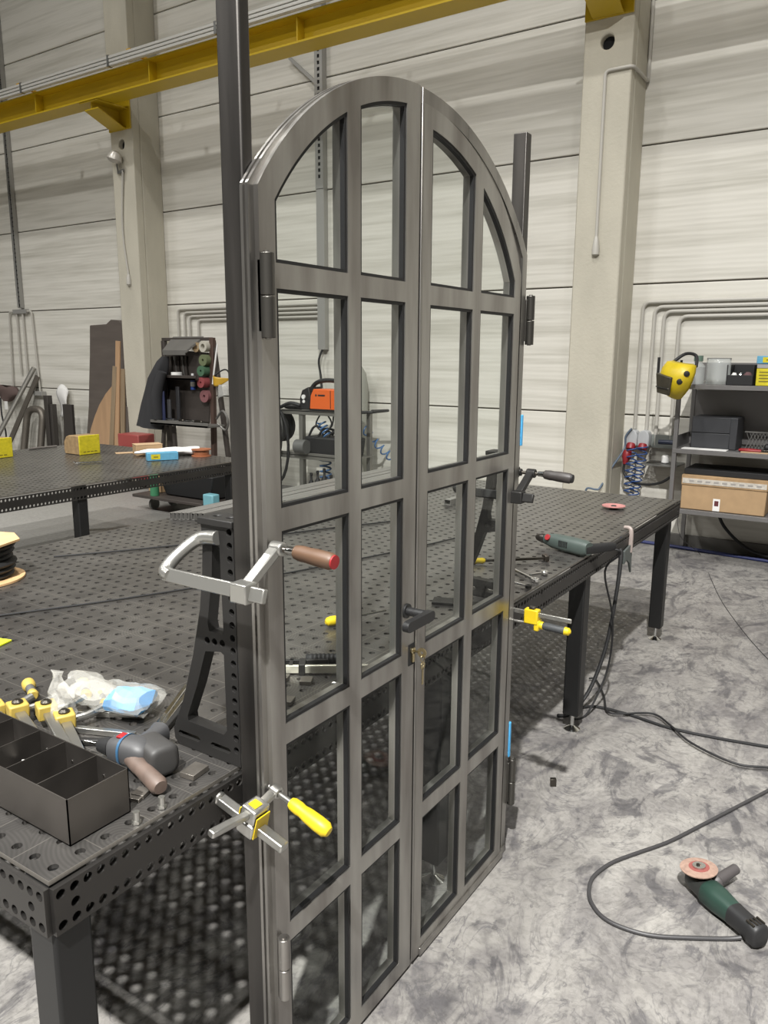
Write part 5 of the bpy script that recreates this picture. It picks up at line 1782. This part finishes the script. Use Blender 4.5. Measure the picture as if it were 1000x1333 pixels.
for (x, z) in ((.125, .05), (.10, -.01)):
    o = F @ V((x - .012, -.06 - .03 * (x < .12), z))
    d = (F.to_3x3() @ V((.75, -.65, 0)))
    B().lathe([(.021, 0), (.021, .012), (.012, .016)], o, d, 18).build('pivot_knob', M_rubber, t)
B(F).tube([(-.10, .02, .10), (-.05, .08, .17), (.05, .08, .17), (.11, .03, .10)], .012, 8, 5).build('headband', M_rubber, t)
# upper shelf contents
zs = 1.372 + .027
c = gy(912, 495, 6.45)
t = thing('clear_container', 'clear plastic container with green cap on the top shelf behind the welding mask', 'container', (-1.40, 6.4, zs))
M_clear = mat('clear_plastic', (196, 200, 198), .15, alpha=.45)
B().lathe([(.05, 0), (.055, .02), (.055, .13), (.03, .16), (.03, .17)], (-1.375, 6.42, zs + .001), (0, 0, 1), 18).build('container_body', M_clear, t, label='clear body')
B().cyl((-1.375, 6.42, zs + .172), (-1.375, 6.42, zs + .215), .034, n=16).build('container_cap', mat('cap_green_grey', (96, 116, 104), .4), t)
t = thing('face_visor', 'scratched clear visor standing on the top shelf beside the clear container', 'visor', (-1.24, 6.36, zs))
b = B()
b.grid(lambda u, v: V((-1.30 + .17 * u, 6.36 - .06 * math.sin(math.pi * u), zs + .004 + .19 * v)), 10, 4)
b.build('visor_sheet', M_clear, t, solid=.003)
B().bar((-1.30, 6.362, zs + .192), (-1.13, 6.362, zs + .192), .02, .014).build('visor_clip', M_rackl, t)
t = thing('open_crate', 'black open fronted storage bin on the top shelf', 'bin', (-1.06, 6.42, zs))
b = B()
x0, x1, y0, y1 = -1.15, -.965, 6.33, 6.60
b.box(x0, x1, y0, y1, zs + .001, zs + .006).box(x0, x0 + .006, y0, y1, zs + .001, zs + .15).box(x1 - .006, x1, y0, y1, zs + .001, zs + .15).box(x0, x1, y1 - .006, y1, zs + .001, zs + .15).box(x0, x1, y0, y0 + .006, zs + .001, zs + .075)
b.build('bin_body', M_rubber, t, bevel=.002)
for k, (x, y, z, r, ma, l) in enumerate(((-1.11, 6.37, .085, .022, M_white, 'white'), (-1.07, 6.40, .085, .026, M_chrome, 'shiny'), (-1.02, 6.40, .09, .03, mat('maroon_rag', (96, 70, 72), .9), 'maroon'))):
    single(B().lathe([(r * .6, 0), (r, r * .5), (r, zs * 0 + z - .02), (r * .5, z)], (x, y, zs + .007), (.1, 0, 1), 12), 'small_part', ma, l + ' piece sticking out of the black storage bin', 'part', 'pieces in the black storage bin')
t = thing('wire_box', 'yellow printed carton on the top shelf at the right picture edge', 'box', (-.88, 6.4, zs))
B().box(-.945, -.70, 6.31, 6.56, zs + .001, zs + .125).build('carton', M_yelbox, t, bevel=.004)
for k in range(4):
    B().box(-.925, -.80 + .02 * (k % 2), 6.308, 6.31, zs + .03 + .022 * k, zs + .038 + .022 * k).build('print_line', M_print, t)
single(B().box(-.945, -.71, 6.315, 6.56, zs + .127, zs + .157), 'grey_carton', mat('carton_grey', (150, 150, 152), .6), 'flat grey carton between the yellow and the blue one', 'box', bevel=.003)
t = thing('wire_box', 'light blue carton with yellow oval on top of the pile at the right picture edge', 'box', (-.88, 6.4, zs + .16))
B().box(-.95, -.70, 6.31, 6.56, zs + .159, zs + .215).build('carton', M_cyan, t, bevel=.004)
B().box(-.91, -.78, 6.308, 6.31, zs + .168, zs + .206).build('yellow_oval', M_yelbox, t, bevel=.001)
B().box(-.885, -.81, 6.307, 6.3085, zs + .182, zs + .192).build('oval_mark', M_print, t)
# middle shelf contents
zm = .880 + .027
t = thing('storage_box', 'black two drawer box on the middle shelf', 'box', (-1.2, 6.5, zm))
M_bbox = mat('box_black', (52, 53, 56), .5)
B().box(-1.385, -1.055, 6.42, 6.68, zm + .001, zm + .245).build('box_body', M_bbox, t, bevel=.005)
for k in range(2):
    B().box(-1.38, -1.105, 6.412, 6.42, zm + .004 + .122 * k, zm + .121 + .122 * k).build('drawer_front', M_bbox, t, bevel=.003)
single(B().box(-1.425, -1.10, 6.305, 6.40, zm + .001, zm + .006), 'paper_sheets', M_white, 'white paper sheets at the front of the middle shelf', 'paper')
t = thing('mesh_tray', 'grey wire mesh tray standing at the back of the middle shelf', 'tray', (-.8, 6.6, zm))
b = B()
for k in range(36):
    x = -1.02 + k * .024
    b.bar((x, 6.62, zm + .002), (x + .05, 6.622, zm + .125), .004, .004).bar((x + .05, 6.625, zm + .002), (x, 6.627, zm + .125), .004, .004)
b.build('wire_mesh', M_galv, t)
B().box(-1.03, -.10, 6.615, 6.63, zm + .125, zm + .135).build('mesh_rim', M_galv, t)
t = thing('pliers', 'red handled pliers on the middle shelf beside the black box', 'pliers', (-.93, 6.38, zm))
B().tube([(-1.02, 6.36, zm + .014), (-.95, 6.345, zm + .016), (-.87, 6.36, zm + .014)], .010, 8, 4).build('handle', M_red, t, label='red handle')
B().tube([(-1.02, 6.39, zm + .014), (-.95, 6.40, zm + .016), (-.87, 6.375, zm + .014)], .010, 8, 4).build('handle', M_red, t, label='red handle')
B().box(-.87, -.80, 6.355, 6.385, zm + .006, zm + .024).build('jaw', M_thread, t, bevel=.003)
single(B().lathe([(.02, 0), (.03, .01), (.032, .12), (.02, .14)], (-.86, 6.45, zm + .033), (1, 0, 0), 12), 'black_tool', M_rubber, 'black tool lying behind the red pliers on the shelf', 'tool')
single(B().box(-1.0, -.72, 6.305, 6.34, zm + .001, zm + .008), 'wood_lath', M_cardl, 'thin pale lath at the front of the middle shelf below the pliers', 'lath')
# lower shelf contents
zl = .41 + .027
t = thing('cardboard_box', 'big brown cardboard box with pale tape on the lower shelf', 'box', (-1.1, 6.5, zl))
B().hexa([(-1.405, 6.33, zl + .001), (-.80, 6.33, zl + .001), (-.80, 6.74, zl + .001), (-1.405, 6.74, zl + .001)], [(-1.405, 6.33, zl + .265), (-.795, 6.33, zl + .265), (-.795, 6.74, zl + .265), (-1.405, 6.74, zl + .265)]).build('box_body', M_card, t, bevel=.006)
b = B()
b.box(-1.408, -.792, 6.324, 6.745, zl + .19, zl + .27)
ld = b.build('box_lid', mat('cardboard_worn', (160, 132, 98), .85, var=.2, vs=(14, 14, 14)), t, bevel=.004)
B().box(-1.40, -.80, 6.3215, 6.324, zl + .205, zl + .245).build('packing_tape', mat('pale_tape', (190, 184, 174), .35, var=.18, vs=(40, 40, 40)), ld, label='pale printed packing tape')
for k in range(9):
    B().box(-1.35 + .06 * k, -1.315 + .06 * k, 6.3205, 6.3215, zl + .218, zl + .232).build('tape_print', mat('tape_print_grey', (150, 146, 142), .6), ld)
lb = B().box(-1.165, -1.115, 6.3275, 6.3295, zl + .006, zl + .10).build('shipping_label', M_white, t, label='white shipping label')
B().box(-1.155, -1.125, 6.3265, 6.3275, zl + .045, zl + .085).build('label_square', mat('label_maroon', (92, 44, 48), .6), lb)
single(B().box(-1.40, -.78, 6.36, 6.72, zl + .271, zl + .315), 'dark_board', M_rubber, 'black sheet lying on the big cardboard box', 'sheet', bevel=.004)
# wires and hoses at the wall foot
conduit([(-2.0, 6.83, .016), (-1.6, 6.80, .016), (-1.0, 6.74, .016), (-.3, 6.68, .016), (.4, 6.66, .016)], .014, 'blue air hose lying along the foot of the right wall', 'hose', 'hose', mat('royal_blue_hose', (46, 54, 100), .5), sub=5)
conduit([(-1.22, 6.78, .40), (-1.15, 6.77, .25), (-1.0, 6.74, .12), (-.85, 6.70, .07), (-.5, 6.64, .04)], .013, 'black cable drooping under the shelving to the floor', 'cable', 'cable', M_rubber, sub=5)
# ------------------------------------------------------------------ cables and tools on the floor
def floor_cable(pix, r, label, group, extra=(), m_=None, lift=0.0):
    pts = [gz(px, py, r + lift) for px, py in pix]
    pts.append(pts[-1] + (pts[-1] - pts[-2]).normalized() * 1.6)
    o = B().tube(list(extra) + pts, r, 8, 6).build('cable', m_ or M_rubber)
    return tag(o, label, 'cable', group)


M_cabg = mat('grey_rubber_cable', (58, 57, 58), .5)
floor_cable([(870, 947), (930, 960), (1000, 972), (1060, 980)], .0065, 'thick black cable leaving the table leg for the right picture edge', 'black cables on the floor', extra=[(-1.11, 3.32, .0085), (-1.055, 3.38, .0085), (-.90, 3.385, .0085)])
floor_cable([(767, 883), (776, 885), (786, 905), (791, 926), (812, 929), (850, 929), (874, 945), (900, 967), (955, 993), (1000, 999), (1060, 1000)], .0048, 'thinner black cable crossing the thick one on the floor', 'black cables on the floor', lift=.0135)
# thin wire from the shelving
t_ = [(-1.40, 6.24, .5), (-1.36, 6.2, .25)]
floor_cable([(912, 722), (925, 752), (940, 783), (968, 822), (1000, 858), (1050, 905)], .0022, 'thin grey wire curving over the floor from the shelving', None, extra=t_, m_=M_cabg)
# angle grinder lying on its back
H = gz(909, 1131, .082)
E_ = gz(986, 1214, .045)
t = thing('angle_grinder', 'dark green angle grinder lying on the floor with its worn disc up', 'angle grinder', (H.x, H.y, 0))
M_ggreen = mat('grinder_green', (40, 62, 54), .42)
M_gblack = mat('grinder_black', (34, 34, 35), .5)
M_gear = mat('gear_case', (66, 68, 66), .4, .5)
d = V((E_.x - H.x, E_.y - H.y, 0))
LG = d.length
F = frame((H.x, H.y, .040), d)
b = B(F)
b.loft([(-.030, .012, .014, 0, .0), (-.026, .024, .024, 0, 0), (.0, .030, .028, 0, 0), (.03, .031, .030, 0, 0), (.045, .033, .032, 0, 0)], 22, 2.8)
gh = b.build('gear_head', M_gear, t, ang=50)
b = B(F)
b.loft([(.045, .033, .033, 0, 0), (.05, .037, .036, 0, 0), (.095, .036, .036, 0, 0), (.14, .030, .032, 0, 0), (.15, .029, .031, 0, 0)], 22, 2.7)
mh = b.build('motor_housing', M_ggreen, t, ang=50, label='dark green motor housing')
b = B(F)
b.loft([(.15, .030, .032, 0, 0), (.17, .028, .031, 0, 0), (.23, .027, .031, 0, 0), (LG - .012, .030, .034, 0, 0), (LG + .01, .030, .034, 0, 0), (LG + .018, .022, .026, 0, 0)], 22, 2.8)
rh = b.build('rear_handle', M_gblack, t, ang=50, label='black rear handle')
vv = B(F)
for k in range(4):
    vv.box(LG - .022, LG + .006, -.022 + .012 * k, -.017 + .012 * k, .031, .0352)
vv.build('vent_slots', M_thread, rh)
b = B(F)
b.lathe([(.022, 0), (.026, .003), (.026, .012), (.014, .016)], (0, 0, .026), (.06, .1, 1), 22)
b.build('spindle_flange', M_thread, gh)
b = B(F)
b.lathe([(.010, .006), (.022, .002), (.030, .003), (.054, .0), (.0545, .003), (.03, .007), (.021, .006), (.010, .010)], (.001, .002, .043), (-.10, -.06, 1), 30)
dk = b.build('grinding_disc', mat('worn_disc', (152, 126, 112), .8, var=.2, vs=(40, 40, 40), dist=1.5), t, label='worn pinkish grinding disc')
b = B(F)
b.ring((.001, .002, .0487), (-.10, -.06, 1), .016, .030, .0015, 26)
b.build('disc_paper', mat('disc_red_label', (140, 78, 72), .7), dk)
b = B(F)
b.ring((.001, .002, .0495), (-.10, -.06, 1), .006, .019, .006, 24)
b.build('clamping_nut', M_chrome, gh)
b = B(F)
b.cyl((.0, .0, .045), (-.001, -.001, .058), .0055, n=12)
b.build('spindle', M_thread, gh)
q0 = F @ V((.030, .028, .004))
q1 = gz(958, 1131, .052)
if (F.inverted() @ q1).y < 0:
    q0 = F @ V((.030, -.028, .004))
dd = (q1 - q0)
b = B()
b.lathe([(.010, 0), (.022, .012), (.024, .02), (.0155, .03), (.0165, .06), (.0155, dd.length), (.006, dd.length + .004)], q0, dd, 18)
b.build('side_handle', mat('side_handle_grey', (74, 70, 70), .5), t, label='grey side handle')
a = F @ V((LG - .02, .02, -.02))
pts = [F @ V((LG - .03, -.024, -.028)) if (F.inverted() @ q1).y > 0 else F @ V((LG - .03, .024, -.028))]
pts[0].z = .012
pts += [gz(px, py, .0062) for px, py in ((945, 1222), (900, 1221), (850, 1218), (812, 1208), (785, 1194), (770, 1175), (767, 1158), (773, 1141), (795, 1124), (825, 1112), (870, 1096), (910, 1076), (960, 1050), (1000, 1029), (1060, 995))]
pts.append(pts[-1] + (pts[-1] - pts[-2]).normalized() * 1.6)
B().tube(pts, .0062, 10, 6).build('mains_cord', M_cabg, t, label='grey mains cord looping over the floor')
c = gz(720, 1023, 0)
single(B(frame((c.x, c.y, .001), (.8, .5, 0))).box(-.011, .011, -.008, .008, 0, .030), 'steel_stub', M_thread, 'small dark steel stub standing on the floor right of the door', 'stub', bevel=.001)
# ------------------------------------------------------------------ hall lamps
def lamp(x, y, z, e, size=.28, col=(1, .988, .96)):
    l = bpy.data.lights.new('high_bay_lamp', 'AREA')
    l.shape = 'DISK'
    l.size = size
    l.energy = e
    l.color = col
    o = bpy.data.objects.new('high_bay_lamp', l)
    o.location = (x, y, z)
    COL.objects.link(o)
    return o


for (x, y, e, sp) in [
        (1.5, -4.8, 3900, 137), (-5.5, -4.8, 620, 132), (-12.5, -4.8, 620, 132),
        (1.8, -1.2, 260, 138), (-5.2, -1.2, 260, 136), (-12.2, -1.2, 260, 136),
        (-1.8, 1.8, 260, 138), (-8.5, 1.8, 220, 136), (5.0, 1.8, 160, 138)]:
    lamp(x, y, 10.2, e).data.spread = R(sp)
w = bpy.data.worlds.new('hall_air')
sc.world = w
w.use_nodes = True
w.node_tree.nodes['Background'].inputs[0].default_value = (.9, .93, 1, 1)
w.node_tree.nodes['Background'].inputs[1].default_value = .05
sc.view_settings.exposure = -0.42
sc.cycles.use_denoising = True
sc.cycles.max_bounces = 8
sc.cycles.transparent_max_bounces = 24
sc.cycles.caustics_reflective = False
sc.cycles.caustics_refractive = False
